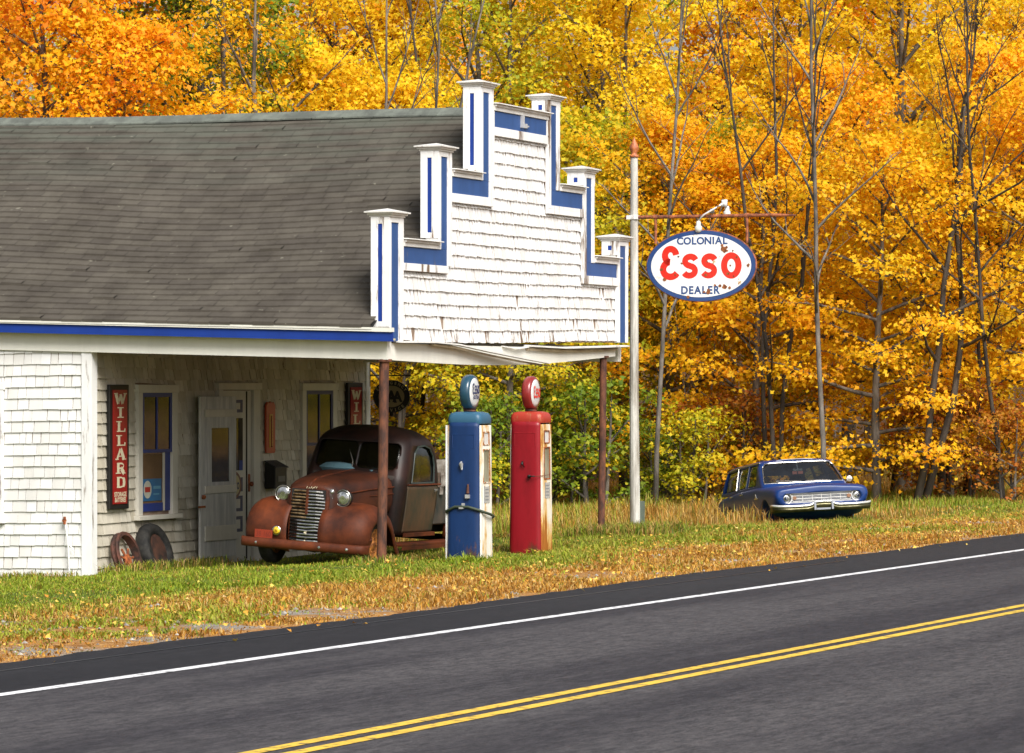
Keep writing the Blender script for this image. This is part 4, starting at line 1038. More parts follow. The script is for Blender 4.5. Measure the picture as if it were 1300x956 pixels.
mb = MB(); mb.lathe([(0, .028), (.03, .024), (.052, .0145), (0, .012)], hm @ RY(R(90)), 18); mb.build('lens', mat_two('amber_glass', (.45, .25, .01), (.95, .65, .04), 16, .1, bmp=0, coat=1), fgl, smooth=True)
# bumper, plate
mb = MB(); bp = [(.50, .90), (.62, .87), (.68, .78), (.705, .5), (.715, 0), (.705, -.5), (.68, -.78), (.62, -.87), (.50, -.90)]
bp = [(p[0], p[1]) for p in catmull([(a, b, 0) for a, b in bp], 3)]
rows = []
for x, y in bp: rows.append([(x-.012, y, .175), (x+.012, y, .19), (x+.02, y, .235), (x+.012, y, .285), (x-.012, y, .30)])
mb.grid(rows); bmpr = mb.build('front_bumper', M_trk2, TK, smooth=True, solid=.012)
mb = MB()
for y in (-.62, .28, .66): mb.lathe([(0, 0), (.022, 0), (.018, .012), (0, .018)], T(.722 if abs(y) < .5 else .705, y, .235) @ RY(R(90)), 12)
mb.build('bumper_bolt', M_lens, bmpr)
mb = MB(); mb.box(.676, .682, -.66, -.41, .295, .405); lp = mb.build('licence_plate', mat_plain('orange_plate', (.26, .032, .012), .45), TK)
mb = MB(); put_text(mb, '38 160', .095, T(.6825, -.535, .318) @ Matrix(((0, 0, 1, 0), (1, 0, 0, 0), (0, 1, 0, 0), (0, 0, 0, 1))), 0, .01, .80, .05); mb.build('number', mat_plain('dark_number', (.16, .02, .01), .5), lp)
# wheels
def wheel(par, x, y, s, r=.33, rimm=None, sink=0, name='wheel', w=.075):
    M = T(x, y, r-sink) @ RX(R(90*-s))
    mb = MB(); k = r/.33
    mb.lathe([(.20*k, -w*.8), (.27*k, -w*1.2), (.315*k, -w), (.33*k, -w*.55), (.332*k, 0), (.33*k, w*.55), (.315*k, w), (.27*k, w*1.2), (.20*k, w*.8)], M, 36, close=True)
    wh = mb.build(name, M_rubber, par, smooth=True)
    mb = MB(); mb.lathe([(0, w*.5), (.05*k, w*.5), (.06*k, w*.2), (.13*k, w*.3), (.165*k, w*.45), (.185*k, w*.3), (.205*k, w*.9), (.21*k, w*.85), (.205*k, -w*.8), (0, -w*.8)], M, 30)
    for q_ in range(6):
        a = q_*math.pi/3; mb.lathe([(0, w*.35), (.012, w*.35), (.01, w*.55), (0, w*.56)], M @ T(.10*k*math.cos(a), .10*k*math.sin(a), 0), 6)
    mb.build('rim', rimm or M_rustor, wh, smooth=True); return wh
M_orim = mat_two('orange_rim', (.16, .05, .012), (.52, .20, .04), 12, .65)
for s in (-1, 1):
    wheel(TK, 0, s*.70, s, .34, M_orim, .06); wheel(TK, -3.18, s*.70, s, .34, M_orim, .06)
mb = MB(); mb.tube([(0, -.7, .28), (0, .7, .28)], .04, 8); mb.box(-3.9, .45, -.40, -.33, .36, .46); mb.box(-3.9, .45, .33, .40, .36, .46); mb.tube([(.5, -.3, .22), (.2, 0, .16), (.5, .35, .22)], .03, 6)
mb.tube([(-3.18, -.7, .28), (-3.18, .7, .28)], .05, 8); mb.box(-.6, .4, -.3, .3, .22, .7); mb.build('chassis', M_dark, TK)
# seats, wheel inside
mb = MB(); mb.box(-2.1, -1.55, -.6, .6, .55, .80); mb.box(-2.15, -2.0, -.6, .6, .8, 1.15); mb.box(-.96, -.88, -.6, .6, .9, 1.17, 0); mb.build('seat', mat_plain('torn_seat', (.05, .04, .035), .9), TK, bevel=.03)
mb = MB(); mb.lathe([(.19, -.01), (.20, 0), (.19, .01), (.18, 0)], T(-1.3, .32, 1.12) @ RY(R(60)), 24, close=True); mb.tube([(-1.3, .32, 1.12), (-.95, .32, .9)], .015, 6); mb.build('steering_wheel', M_iron, TK)
mb = MB(); mb.lathe([(0, 0), (.19, .0), (.23, .05), (.15, .11), (0, .13)], T(-1.02, -.25, 1.17), 14, 0, 1, 1.3); mb.lathe([(0, 0), (.12, .0), (.12, .05), (0, .08)], T(-1.03, .25, 1.17), 12); mb.build('dashboard_cloth', mat_plain('pale_blue_cloth', (.10, .20, .24), .9), TK)
# bed with grey boards
mb = MB(); 
for s in (-1, 1): mb.box(-3.92, -2.30, s*.60-.02, s*.60+.02, .50, 1.0)
mb.box(-2.34, -2.30, -.58, .58, .5, 1.0); mb.box(-3.92, -2.3, -.58, .58, .48, .52); mb.box(-3.92, -3.88, -.58, .58, .52, 1.0)
bed = mb.build('bed', mat_two('green_grey_steel', (.02, .026, .024), (.075, .06, .045), 3, .6), TK, bevel=.006)
mb = MB()
for s in (-1, 1):
    mb.box(-3.9, -2.28, s*.62-.014, s*.62+.014, 1.20, 1.375); mb.box(-3.9, -2.28, s*.618-.012, s*.618+.012, 1.0, 1.198, 1)
    for x in (-2.5, -3.1, -3.7): mb.box(x, x+.07, s*.645-.012, s*.645+.012, .9, 1.36)
    mb.hexa([(-2.42, s*.665-.015, 1.01), (-2.66, s*.665-.015, 1.04), (-2.66, s*.665+.015, 1.04), (-2.42, s*.665+.015, 1.01), (-2.40, s*.665-.015, 1.17), (-2.62, s*.665-.015, 1.19), (-2.62, s*.665+.015, 1.19), (-2.40, s*.665+.015, 1.17)])
mb.box(-2.31, -2.27, -.6, .6, 1.05, 1.37); mb.build('side_board', [M_greywood, mat_two('brown_board', (.07, .045, .03), (.20, .14, .10), 5, .85, stretch=(.2, 1, 1))], bed)
mb = MB(); mb.box(-3.99, -3.93, .46, .66, .50, .62); mb.lathe([(0, 0), (.075, 0), (.075, .06), (0, .06)], T(-3.95, .62, .36) @ RY(R(-90)), 16); mb.box(-3.99, -3.9, -.62, .70, .55, .6); mb.build('tail_light', M_iron, TK)

# ------------------------------------------------------------------ blue estate car in the long grass
M_car = mat_paint('blue_car_paint', (.003, .032, .16), (.10, .05, .035), wear=.27, scale=3.5, stretch=(1, 1, 1), island=0, dirt=.22, rough=.4, coat=.12, soft=.05)
M_carroof = mat_paint('faded_roof_paint', (.40, .43, .50), (.12, .12, .18), wear=.3, scale=5, stretch=(1, 1, 1), island=0, rough=.35)
aw = R(-9.8)                                   # direction front -> rear, measured from +Y towards +X
rear = Vector((math.sin(aw), math.cos(aw))); fx, fyy = 5.59, 70.4
ox, oy = fx+rear.x*.75, fyy+rear.y*.75
CAR = empty('station_wagon', (ox, oy, -.60)); CAR.rotation_euler = (R(2.6), R(-4.6), math.atan2(-rear.y, -rear.x))
tag(CAR, 'dark blue vintage station wagon sunk in tall dry grass before the autumn trees', 'car')
def bsec(x, hw, zl, zbelt, ztop, zc=None, tuck=.05):
    """half section of the lower body, bottom centre to top centre"""
    zc = ztop if zc is None else zc
    h = [(0, zl), (hw*.62, zl), (hw*.90, zl+.03), (hw*.965, zl+.14), (hw, zl+(zbelt-zl)*.55), (hw*.995, zbelt-.07), (hw*.955, zbelt-.005), (hw*.88, zbelt+.015), (hw*.72, (zbelt+ztop)/2+.01), (hw*.42, ztop), (0, zc)]
    return [(x, y, z) for y, z in h]+[(x, -y, z) for y, z in h[-2:0:-1]]
BS = [(.75, .78, .51, .755, .80, .83), (.74, .84, .48, .775, .82, .85), (.66, .872, .44, .80, .845, .875), (.45, .885, .30, .825, .87, .90), (0, .893, .20, .855, .90, .93), (-.45, .895, .20, .88, .925, .945), (-.62, .895, .20, .90, .93, .945), (-1.2, .895, .20, .90, .90), (-2.0, .895, .20, .90, .90), (-2.8, .89, .21, .89, .89), (-3.4, .88, .25, .86, .88), (-3.85, .865, .30, .83, .86), (-4.0, .84, .36, .81, .84), (-4.04, .78, .40, .78, .80)]
mb = MB(); mb.loft([bsec(*b) for b in BS]); body = mb.build('body', M_car, CAR, smooth=True, sub=2)
ct = MB()
def archp(cx, r, z): return [(cx+r*math.cos(R(a)), z+r*math.sin(R(a))) for a in range(0, 181, 15)]+[(cx-r, -.1), (cx+r, -.1)]
for cx in (0, -2.78):
    for s in (-1, 1): ct.prism(archp(cx, .36, .30), s*.60, s*1.0, 0, MXZ2)
ct.prism([(y, z) for y, z in rpoly(0, .630, .72, .088, .08)], .66, .9, 0, MYZ)
carve(body, ct)
for p_ in body.data.polygons: p_.use_smooth = True
# dark wheel wells
mb = MB()
for cx in (0, -2.78):
    for s in (-1, 1):
        mb.lathe([(0, 0), (.24, 0), (.26, .05), (0, .06)], T(cx, s*.62, .32) @ RX(R(90*-s)), 18)
mb.build('brake_drum', M_rustpipe, CAR)
# greenhouse
GS = [(.90, -.40, -3.95, .80, .16), (.97, -.49, -3.93, .79, .18), (1.18, -.74, -3.84, .745, .2), (1.33, -.92, -3.76, .70, .22), (1.39, -1.02, -3.70, .655, .25), (1.43, -1.22, -3.55, .55, .3), (1.447, -1.6, -3.2, .3, .25)]
mb = MB(); mb.loft([cab_sec(*s, n=7) for s in dense(GS)]); gh = mb.build('cabin', M_car, CAR, smooth=True)
q = gh.modifiers.new('t', 'SOLIDIFY'); q.thickness = .03; q.offset = -1
par = gh.parent; gh.parent = None; bpy.context.view_layer.update(); bake(gh); gh.parent = par
ct = MB()
wsp = [(-.735, .965), (.735, .965), (.73, 1.02), (.66, 1.29), (.60, 1.35), (.45, 1.365), (-.45, 1.365), (-.60, 1.35), (-.66, 1.29), (-.73, 1.02)]
ct.prism(wsp, -.2, -1.0, 0, MYZ)
for s in (-1, 1):
    ct.prism([(-.98, .955), (-1.72, .955), (-1.72, 1.345), (-1.12, 1.345)], s*.5, s*1.0, 0, MXZ2)
    ct.prism([(-1.80, .955), (-2.50, .955), (-2.60, 1.34), (-1.80, 1.345)], s*.5, s*1.0, 0, MXZ2)
    ct.prism([(-2.60, .955), (-3.60, .955), (-3.50, 1.33), (-2.69, 1.34)], s*.5, s*1.0, 0, MXZ2)
ct.prism(rpoly(0, 1.12, .55, .14, .06), -3.4, -4.3, 0, MYZ)
carve(gh, ct)
mb = MB(); mb.loft([cab_sec(z, xf-.012, xr+.012, hw-.012, r, n=6) for z, xf, xr, hw, r in GS[1:5]], caps=False); mb.build('cabin_glass', M_cglass, gh, smooth=True)
def gx(z): return float(np.interp(z, [g[0] for g in GS], [g[1] for g in GS]))
def gh_y(z): return float(np.interp(z, [g[0] for g in GS], [g[3] for g in GS]))
mb = MB()
def on_ws(y, z):
    xf = gx(z); hw = gh_y(z); r = .2; d = max(0, abs(y)-(hw-r)); d = min(d, r)
    return (xf-(r-math.sqrt(max(0, r*r-d*d)))+.008, y, z)
loop = [on_ws(y, z) for y, z in wsp]; dense_ = []
for a, b in zip(wsp, wsp[1:]+wsp[:1]):
    for k in range(6): dense_.append(on_ws(a[0]+(b[0]-a[0])*k/6, a[1]+(b[1]-a[1])*k/6))
dense_.append(dense_[0]); mb.tube(dense_, .010, 6)
for s in (-1, 1): mb.tube([(-1.02, s*.685, 1.375), (-1.8, s*.695, 1.38), (-3.0, s*.695, 1.37), (-3.66, s*.665, 1.35)], .011, 6)
for s in (-1, 1):
    for x0, x1 in ((-1.72, -1.72), (-2.50, -2.60)): mb.tube([(x0, s*.808, .95), (x1, s*.71, 1.355)], .007, 5)
mb.build('window_trim', M_chrome, gh)
mb = MB(); rows = []
for x in (-1.08, -1.4, -2.2, -3.0, -3.6): rows.append([(x, y, 1.448-.02*abs(x+2.2)-.14*(abs(y)/.66)**3.2+.004) for y in [k*.62/6 for k in range(-6, 7)]])
mb.grid(rows); mb.build('roof_skin', M_carroof, gh, smooth=True, solid=.01)
mb = MB(); mb.tube([on_ws(-.05, .99), on_ws(-.3, 1.0), on_ws(-.52, 1.01)], .007, 5); mb.tube([on_ws(.45, .99), on_ws(.25, .995), on_ws(.02, .99)], .007, 5); mb.build('wiper', M_chrome, gh)
mb = MB(); mb.tube([(-.98, 0, 1.35), (-.95, 0, 1.235)], .008, 6, 0); mb.box(-.96, -.94, -.09, .09, 1.20, 1.24, 0); mb.box(-.955, -.95, -.10, -.01, 1.14, 1.195, 1); mb.box(-.955, -.95, .01, .10, 1.14, 1.195, 1)
mb.build('mirror_ornament', [M_chrome, mat_plain('rusty_red_card', (.30, .07, .04), .6)], CAR)
# front end
mb = MB(); mb.box(.64, .655, -.72, .72, .53, .73); gr = mb.build('grille', M_dark, CAR)
mb = MB()
for z, t_ in ((.575, .014), (.60, .008), (.622, .016), (.648, .008), (.673, .016), (.695, .010)):
    mb.box(.665, .69, -.53, .53, z-t_/2, z+t_/2)
for y in (-.53, -.35, -.17, 0, .17, .35, .53): mb.box(.668, .692, y-.006, y+.006, .57, .70)
mb.box(.66, .70, -.70, .70, .708, .724); mb.box(.66, .70, -.70, .70, .545, .56)
mb.build('grille_bar', M_bright, gr, bevel=.003, segs=1)
for s in (-1, 1):
    hm = T(.665, s*.655, .635)
    mb = MB(); mb.lathe([(.085, -.05), (.115, -.05), (.122, .03), (.116, .045), (.10, .05), (.088, .03)], hm @ RY(R(90)), 28, close=True); hl = mb.build('headlight', M_bright, CAR, smooth=True)
    mb = MB(); mb.lathe([(0, .045), (.05, .04), (.088, .022), (0, .015)], hm @ RY(R(90)), 28); mb.lathe([(0, .052), (.03, .048), (0, .045)], hm @ RY(R(90)), 12); mb.build('lens', M_lens, hl, smooth=True)
    mb = MB(); mb.lathe([(0, .02), (.035, .02), (.04, -.02), (0, -.02)], T(.69, s*.50, .635) @ RY(R(90)), 14); mb.build('side_lamp', mat_plain('amber_brown_lamp', (.25, .12, .06), .3), CAR)
# bumper with the dip up for the number plate
bl = [(x, y, z+.035) for x, y, z in [(.55, -.93, .455), (.70, -.90, .445), (.775, -.82, .43), (.80, -.62, .42), (.81, -.30, .42), (.81, -.22, .435), (.81, -.13, .485), (.81, .0, .49), (.81, .13, .485), (.81, .22, .435), (.81, .30, .42), (.80, .62, .42), (.775, .82, .43), (.70, .90, .445), (.55, .93, .455)]]
rows = []
for x, y, z in bl: rows.append([(x-.03, y, z+.055), (x, y, z+.05), (x+.012, y, z+.03), (x+.005, y, z+.008)])
mb = MB(); mb.grid(rows); bu = mb.build('front_bumper', M_bright, CAR, smooth=True, solid=.006)
rows = []
for x, y, z in bl: rows.append([(x+.0, y*.99, z+.006), (x+.008, y*.99, z-.03), (x-.005, y*.99, min(z-.07, .44)), (x-.07, y*.99, .38)])
mb = MB(); mb.grid(rows); mb.build('lower_bumper', mat_two('grass_tinted_bumper', (.05, .05, .02), (.12, .11, .06), 4, .3, .8, bmp=.1), bu, smooth=True, solid=.006)  # olive tone puts the grass reflection into the metal's colour
mb = MB()
for s in (-1, 1): mb.box(.80, .83, s*.16-.02, s*.16+.02, .40, .55)
mb.box(.79, .80, -.13, .13, .40, .50, 0); mb.build('plate_bracket', mat_plain('dull_steel', (.3, .32, .36), .4, .6), bu, bevel=.004)
# letters on the hood lip, ornaments, handles, mirror
mb = MB()
for i, ch in enumerate('FORD'): put_text(mb, ch, .042, T(.712-.012*abs(i-1.5), -.24+i*.16, .795) @ Matrix(((0, -.35, .94, 0), (1, 0, 0, 0), (0, .94, .35, 0), (0, 0, 0, 1))), 0, .03, 1.1, .25)
mb.build('hood_lettering', M_chrome, body)
mb = MB()
for s in (-1, 1):
    mb.hexa([(.0-.62, s*.905-.006, .70), (-.52, s*.905-.006, .70), (-.52, s*.905+.006, .70), (-.62, s*.905+.006, .70), (-.60, s*.905-.006, .79), (-.585, s*.905-.006, .79), (-.585, s*.905+.006, .79), (-.60, s*.905+.006, .79)])
    mb.box(-.70, -.42, s*.903-.006, s*.903+.006, .695, .71)
    for x in (-1.58, -2.42): mb.tube([(x, s*.90, .835), (x-.03, s*.925, .835), (x-.15, s*.925, .83)], .012, 6)
    mb.tube([(-.6, s*.899, .55), (-3.9, s*.875, .55)], .006, 4)
mb.build('side_trim', M_chrome, body)
mb = MB(); mb.tube([(-.72, .80, .93), (-.70, .88, .97)], .009, 6); mb.lathe([(0, -.02), (.05, -.01), (.055, .01), (0, .015)], T(-.70, .90, 1.0) @ RY(R(90)), 14); mb.build('wing_mirror', M_chrome, CAR)
mb = MB()
for x in (-1.35, -2.3):
    mb.box(x-.5, x, -.68, .68, .45, .72); mb.box(x-.55, x-.42, -.68, .68, .72, 1.02)
mb.box(-.85, -.62, -.74, .74, .80, .955); mb.build('seat', mat_plain('dark_seat', (.04, .04, .05), .9), CAR, bevel=.03)
mb = MB(); mb.lathe([(.19, -.008), (.2, 0), (.19, .008), (.182, 0)], T(-1.0, .36, .98) @ RY(R(60)), 24, close=True); mb.tube([(-1.0, .36, .98), (-.75, .36, .85)], .014, 6); mb.build('steering_wheel', M_iron, CAR)
mb = MB()
for s in (-1, 1): mb.box(-4.07, -4.03, s*.70-.08, s*.70+.08, .55, .70)
mb.build('tail_light', mat_plain('red_lens', (.3, .01, .01), .2), CAR)
mb = MB(); mb.box(-4.14, -4.08, -.88, .88, .38, .48); mb.box(-4.12, -3.9, -.92, -.86, .38, .46); mb.box(-4.12, -3.9, .86, .92, .38, .46); mb.build('rear_bumper', M_chrome, CAR, bevel=.01)
# ------------------------------------------------------------------ ground and road
def axis(vals):
    out = []
    for a, b, n in vals: out += list(np.linspace(a, b, n, endpoint=False))
    return out+[vals[-1][1]]
ts = axis([(-260, -60, 8), (-60, -12, 16), (-12, 60, 120), (60, 140, 30), (140, 500, 10)])
ps = axis([(-200, -60, 5), (-60, -17, 6), (-17, -14, 6), (-14, -.5, 4), (-.5, 14, 60), (14, 60, 24), (60, 200, 7)])
mb = MB(); rows = []
for t in ts:
    row = []
    for p in ps:
        x, y = xy(p, t); row.append((x, y, gz(x, y)))
    rows.append(row)
mb.grid(rows)
def ground_mat():
    m, nt, b = new_mat('verge_soil')
    v = coords(nt)
    geo = nt.nodes.new('ShaderNodeNewGeometry'); sp = nt.nodes.new('ShaderNodeSeparateXYZ'); nt.links.new(geo.outputs['Position'], sp.inputs[0])
    pp = math_(nt, 'SUBTRACT', math_(nt, 'MULTIPLY', math_(nt, 'SUBTRACT', sp.outputs[1], 38.0), ED[0]), math_(nt, 'MULTIPLY', sp.outputs[0], ED[1]))
    n1 = noise(nt, v, .9, 6, .7); n2 = noise(nt, v, 14, 6, .7); n3 = noise(nt, v, .35, 4)
    dry = ramp(nt, n2, [(.3, (.10, .045, .015)), (.5, (.36, .17, .05)), (.7, (.50, .33, .14))])
    grn = ramp(nt, n2, [(.3, (.035, .05, .01)), (.7, (.15, .19, .03))])
    grv = ramp(nt, noise(nt, v, 30, 3), [(.3, (.13, .11, .09)), (.7, (.40, .36, .31))])
    c = mixc(nt, ramp(nt, n1, [(.50, (0, 0, 0)), (.60, (1, 1, 1))]), dry, grv)
    w_ = math_(nt, 'ADD', pp, math_(nt, 'MULTIPLY', math_(nt, 'SUBTRACT', n3, .5), 5))
    mr = nt.nodes.new('ShaderNodeMapRange'); mr.inputs[1].default_value = 3.0; mr.inputs[2].default_value = 5.0; nt.links.new(w_, mr.inputs[0])
    c = mixc(nt, mr.outputs[0], c, grn)
    mr = nt.nodes.new('ShaderNodeMapRange'); mr.inputs[1].default_value = 13; mr.inputs[2].default_value = 16; nt.links.new(pp, mr.inputs[0])
    c = mixc(nt, mr.outputs[0], c, ramp(nt, n2, [(.3, (.02, .012, .008)), (.6, (.10, .05, .02)), (.75, (.3, .14, .03))]))
    nt.links.new(c, b.inputs['Base Color']); b.inputs['Roughness'].default_value = .95; b.inputs['Specular IOR Level'].default_value = .15
    bump(nt, b, n2, .8, .03); return m
g = mb.build('ground', ground_mat(), smooth=True); tag(g, kind='structure')
# asphalt: shoulder, lanes, lines; each sheet 4 mm above the other
def asphalt(name, dark, light, tracks):
    m, nt, b = new_mat(name); v = coords(nt)
    rot = nt.nodes.new('ShaderNodeMapping'); rot.inputs['Scale'].default_value = (1, .06, 1)
    vr = nt.nodes.new('ShaderNodeVectorRotate'); vr.rotation_type = 'Z_AXIS'; vr.inputs['Angle'].default_value = R(22.6)
    geo = nt.nodes.new('ShaderNodeNewGeometry'); nt.links.new(geo.outputs['Position'], vr.inputs['Vector']); nt.links.new(vr.outputs[0], rot.inputs[0])
    n = noise(nt, v, 55, 4, .9); n4 = noise(nt, v, 25, 4, .8); nl = noise(nt, rot.outputs[0], .9 if tracks else .5, 5, .6)
    c = ramp(nt, n, [(.30, dark), (.72, light)])
    c = mixc(nt, 1.0, c, ramp(nt, nl, [(.38, (.52, .50, .56)), (.58, (1.15, 1.13, 1.12))]), 'MULTIPLY')
    c = mixc(nt, 1.0, c, ramp(nt, n4, [(.3, (.85,)*3), (.7, (1.1,)*3)]), 'MULTIPLY')
    r2 = nt.nodes.new('ShaderNodeMapping'); r2.inputs['Scale'].default_value = (1, .22, 1); nt.links.new(vr.outputs[0], r2.inputs[0])
    c = mixc(nt, 1.0, c, ramp(nt, noise(nt, r2.outputs[0], 14, 6, .9), [(.40, (.55, .55, .57)), (.5, (1, 1, 1)), (.60, (1.5, 1.48, 1.45))]), 'MULTIPLY')
    nt.links.new(c, b.inputs['Base Color']); b.inputs['Roughness'].default_value = .8; b.inputs['Specular IOR Level'].default_value = .3
    bump(nt, b, n, .5, .006); return m
def strip(name, p0, p1, z, m, t0=-45, t1=180, ragged=0, n=400, tag_=True):
    mb = MB(); rr = random.Random(name); L = []; e = 0
    for i in range(n+1):
        t = t0+(t1-t0)*i/n; e = e*.75+rr.uniform(-1, 1)*ragged
        a = xy(p1+e + (.12*math.sin(t*.35)*math.sin(t*.13+1) if ragged else 0), t); b = xy(p0, t)
        L.append([(a[0], a[1], z-(.035 if ragged else 0)), (a[0]+.02, a[1]-.04, z) if ragged else (a[0], a[1], z), (b[0], b[1], z)])
    mb.grid(L); o = mb.build(name, m); tag(o, kind='structure'); return o
wl = math.cos(R(22.6))
strip('road_shoulder', -2.2, -.02, .0, asphalt('dark_new_asphalt', (.009, .009, .011), (.028, .027, .031), 0), ragged=.035, n=2200)
strip('road', -14.5, -1.50, .004, asphalt('worn_asphalt', (.024, .023, .027), (.085, .080, .083), 1))
M_line = mat_paint('white_road_paint', (.80, .80, .82), (.14, .14, .14), wear=.42, scale=9, stretch=(1, 1, 1), island=0, dirt=.2, soft=.06)
M_yel = mat_paint('yellow_road_paint', (.78, .50, .05), (.20, .15, .06), wear=.42, scale=9, stretch=(1, 1, 1), island=0, dirt=.2, soft=.06)
strip('edge_line', -1.68, -1.56, .008, M_line)
strip('tar_seam', -.50, -.46, .003, mat_plain('tar', (.006, .006, .007), .4), t0=-20, t1=9)
strip('centre_line', -5.02, -4.91, .008, M_yel); strip('centre_line', -5.24, -5.13, .008, M_yel)

# ------------------------------------------------------------------ grass (nobody could count it)
rg = np.random.default_rng(12)
def leafmat(name, stops, rough=.6, trans=.35, noise_w=.35, nscale=.8, spec=.3):
    """each blade or leaf takes its own tone from the ramp, with drifts of tone across the plant"""
    m, nt, b = new_mat(name)
    g_ = nt.nodes.new('ShaderNodeNewGeometry'); oi = nt.nodes.new('ShaderNodeObjectInfo')
    n = noise(nt, coords(nt), nscale, 3, .6); n2 = noise(nt, coords(nt), nscale*.3, 2, .5)
    f = math_(nt, 'ADD', math_(nt, 'MULTIPLY', g_.outputs['Random Per Island'], 1-noise_w), math_(nt, 'MULTIPLY', math_(nt, 'SUBTRACT', math_(nt, 'ADD', math_(nt, 'MULTIPLY', n, 1.0), math_(nt, 'MULTIPLY', n2, 1.6)), .8), noise_w*1.0))
    c = ramp(nt, f, stops)
    nt.links.new(c, b.inputs['Base Color']); b.inputs['Roughness'].default_value = rough; b.inputs['Specular IOR Level'].default_value = spec
    out = nt.nodes['Material Output']; tl = nt.nodes.new('ShaderNodeBsdfTranslucent'); nt.links.new(c, tl.inputs[0])
    mx = nt.nodes.new('ShaderNodeMixShader'); mx.inputs[0].default_value = trans
    nt.links.new(b.outputs[0], mx.inputs[1]); nt.links.new(tl.outputs[0], mx.inputs[2]); nt.links.new(mx.outputs[0], out.inputs[0])
    return m
def raw_mesh(name, verts, nper, mats, matidx, parent=None):
    """many equal polygons, nper corners each"""
    k = len(verts)//nper; me = bpy.data.meshes.new(name)
    me.vertices.add(len(verts)); me.vertices.foreach_set('co', verts.astype(np.float32).ravel())
    me.loops.add(len(verts)); me.loops.foreach_set('vertex_index', np.arange(len(verts), dtype=np.int32))
    me.polygons.add(k); me.polygons.foreach_set('loop_start', np.arange(0, len(verts), nper, dtype=np.int32)); me.polygons.foreach_set('loop_total', np.full(k, nper, np.int32))
    for m in mats: me.materials.append(m)
    me.polygons.foreach_set('material_index', matidx.astype(np.int32)); me.update(); me.validate()
    o = bpy.data.objects.new(name, me); col.objects.link(o)
    if parent is not None: o.parent = parent
    return o
def ground_z(X, Y):
    p = ED[0]*(Y-38)-ED[1]*X; z = np.interp(p, _P, _Z)+.10*np.exp(-((X-1.6)**2+(Y-58.5)**2)/9)
    z = z-.12*np.exp(-((X-5.5)**2+(Y-69)**2)/20)
    return z+np.where(p > .3, .02*np.sin(X*1.3+Y*.7)*np.sin(Y*.9-X*.5)*np.minimum(1, p-.3), 0)
def blades(name, X, Y, h, w, lean, mats, mi, label, zoff=0):
    n = len(X); az = rg.uniform(0, 2*np.pi, n); d = np.stack([np.cos(az), np.sin(az)], 1)
    side = np.stack([-d[:, 1], d[:, 0]], 1); z = ground_z(X, Y)-.01+zoff; L = lean*h
    V = np.zeros((n, 5, 3)); base = np.stack([X, Y], 1)
    V[:, 0, :2] = base-side*w[:, None]; V[:, 1, :2] = base+side*w[:, None]; V[:, :2, 2] = z[:, None]
    mid = base+d*(L*.3)[:, None]; V[:, 2, :2] = mid+side*(w*.75)[:, None]; V[:, 4, :2] = mid-side*(w*.75)[:, None]; V[:, 2, 2] = V[:, 4, 2] = z+h*.58
    V[:, 3, :2] = base+d*L[:, None]; V[:, 3, 2] = z+h*(1-.25*lean)
    me = bpy.data.meshes.new(name); me.vertices.add(5*n); me.vertices.foreach_set('co', V.astype(np.float32).ravel())
    b5 = (np.arange(n)*5)[:, None]; lp = (b5+np.array([0, 1, 2, 4, 4, 2, 3])[None]).astype(np.int32)
    me.loops.add(7*n); me.loops.foreach_set('vertex_index', lp.ravel()); me.polygons.add(2*n)
    me.polygons.foreach_set('loop_start', (np.arange(n)[:, None]*7+np.array([0, 4])[None]).astype(np.int32).ravel()); me.polygons.foreach_set('loop_total', np.tile(np.array([4, 3], np.int32), n))
    for m in mats: me.materials.append(m)
    me.polygons.foreach_set('material_index', np.repeat(mi, 2).astype(np.int32)); me.update()
    o = bpy.data.objects.new(name, me); col.objects.link(o); tag(o, label, 'grass', kind='stuff'); return o
G_green = leafmat('green_blade', [(.1, (.12, .19, .012)), (.5, (.26, .35, .02)), (.9, (.46, .46, .05))], nscale=.6)
G_olive = leafmat('olive_blade', [(.1, (.16, .18, .02)), (.6, (.32, .31, .045)), (.9, (.50, .40, .08))], nscale=.6)
G_straw = leafmat('straw_blade', [(.1, (.30, .16, .045)), (.5, (.50, .30, .08)), (.9, (.66, .47, .19))], nscale=.6)
G_orange = leafmat('rusty_blade', [(.1, (.26, .10, .016)), (.5, (.52, .24, .03)), (.9, (.68, .42, .08))], nscale=.6)
GM_ = [G_green, G_olive, G_straw, G_orange]
def vn(X, Y, s, seed):                              # cheap smooth value noise
    r_ = np.random.default_rng(seed); tb = r_.random((64, 64)); x = X*s+100; y = Y*s+100
    xi = np.floor(x).astype(int); yi = np.floor(y).astype(int); fx_ = x-xi; fy2 = y-yi; fx_ = fx_*fx_*(3-2*fx_); fy2 = fy2*fy2*(3-2*fy2)
    g0 = tb[xi % 64, yi % 64]; g1_ = tb[(xi+1) % 64, yi % 64]; g2 = tb[xi % 64, (yi+1) % 64]; g3 = tb[(xi+1) % 64, (yi+1) % 64]
    return (g0*(1-fx_)+g1_*fx_)*(1-fy2)+(g2*(1-fx_)+g3*fx_)*fy2
def in_house(X, Y, m=0.0):
    dx = X-P0[0]; dy = Y-P0[1]; u = dx*UX[0]+dy*UX[1]; v = dx*VX[0]+dy*VX[1]
    return (u > -.0-m) & (u < WID+m) & (v > VF-m) & (v < VB+m), u, v
def scatter(n, p0, p1, t0, t1):
    p = rg.uniform(p0, p1, n); t = rg.uniform(t0, t1, n)
    return t*ED[0]-p*ED[1], 38+t*ED[1]+p*ED[0], p, t
def view(X, Y, m=1.5): return (X < Y*.13+m) & (X > -Y*.13-m-2.5) & (Y > 22)
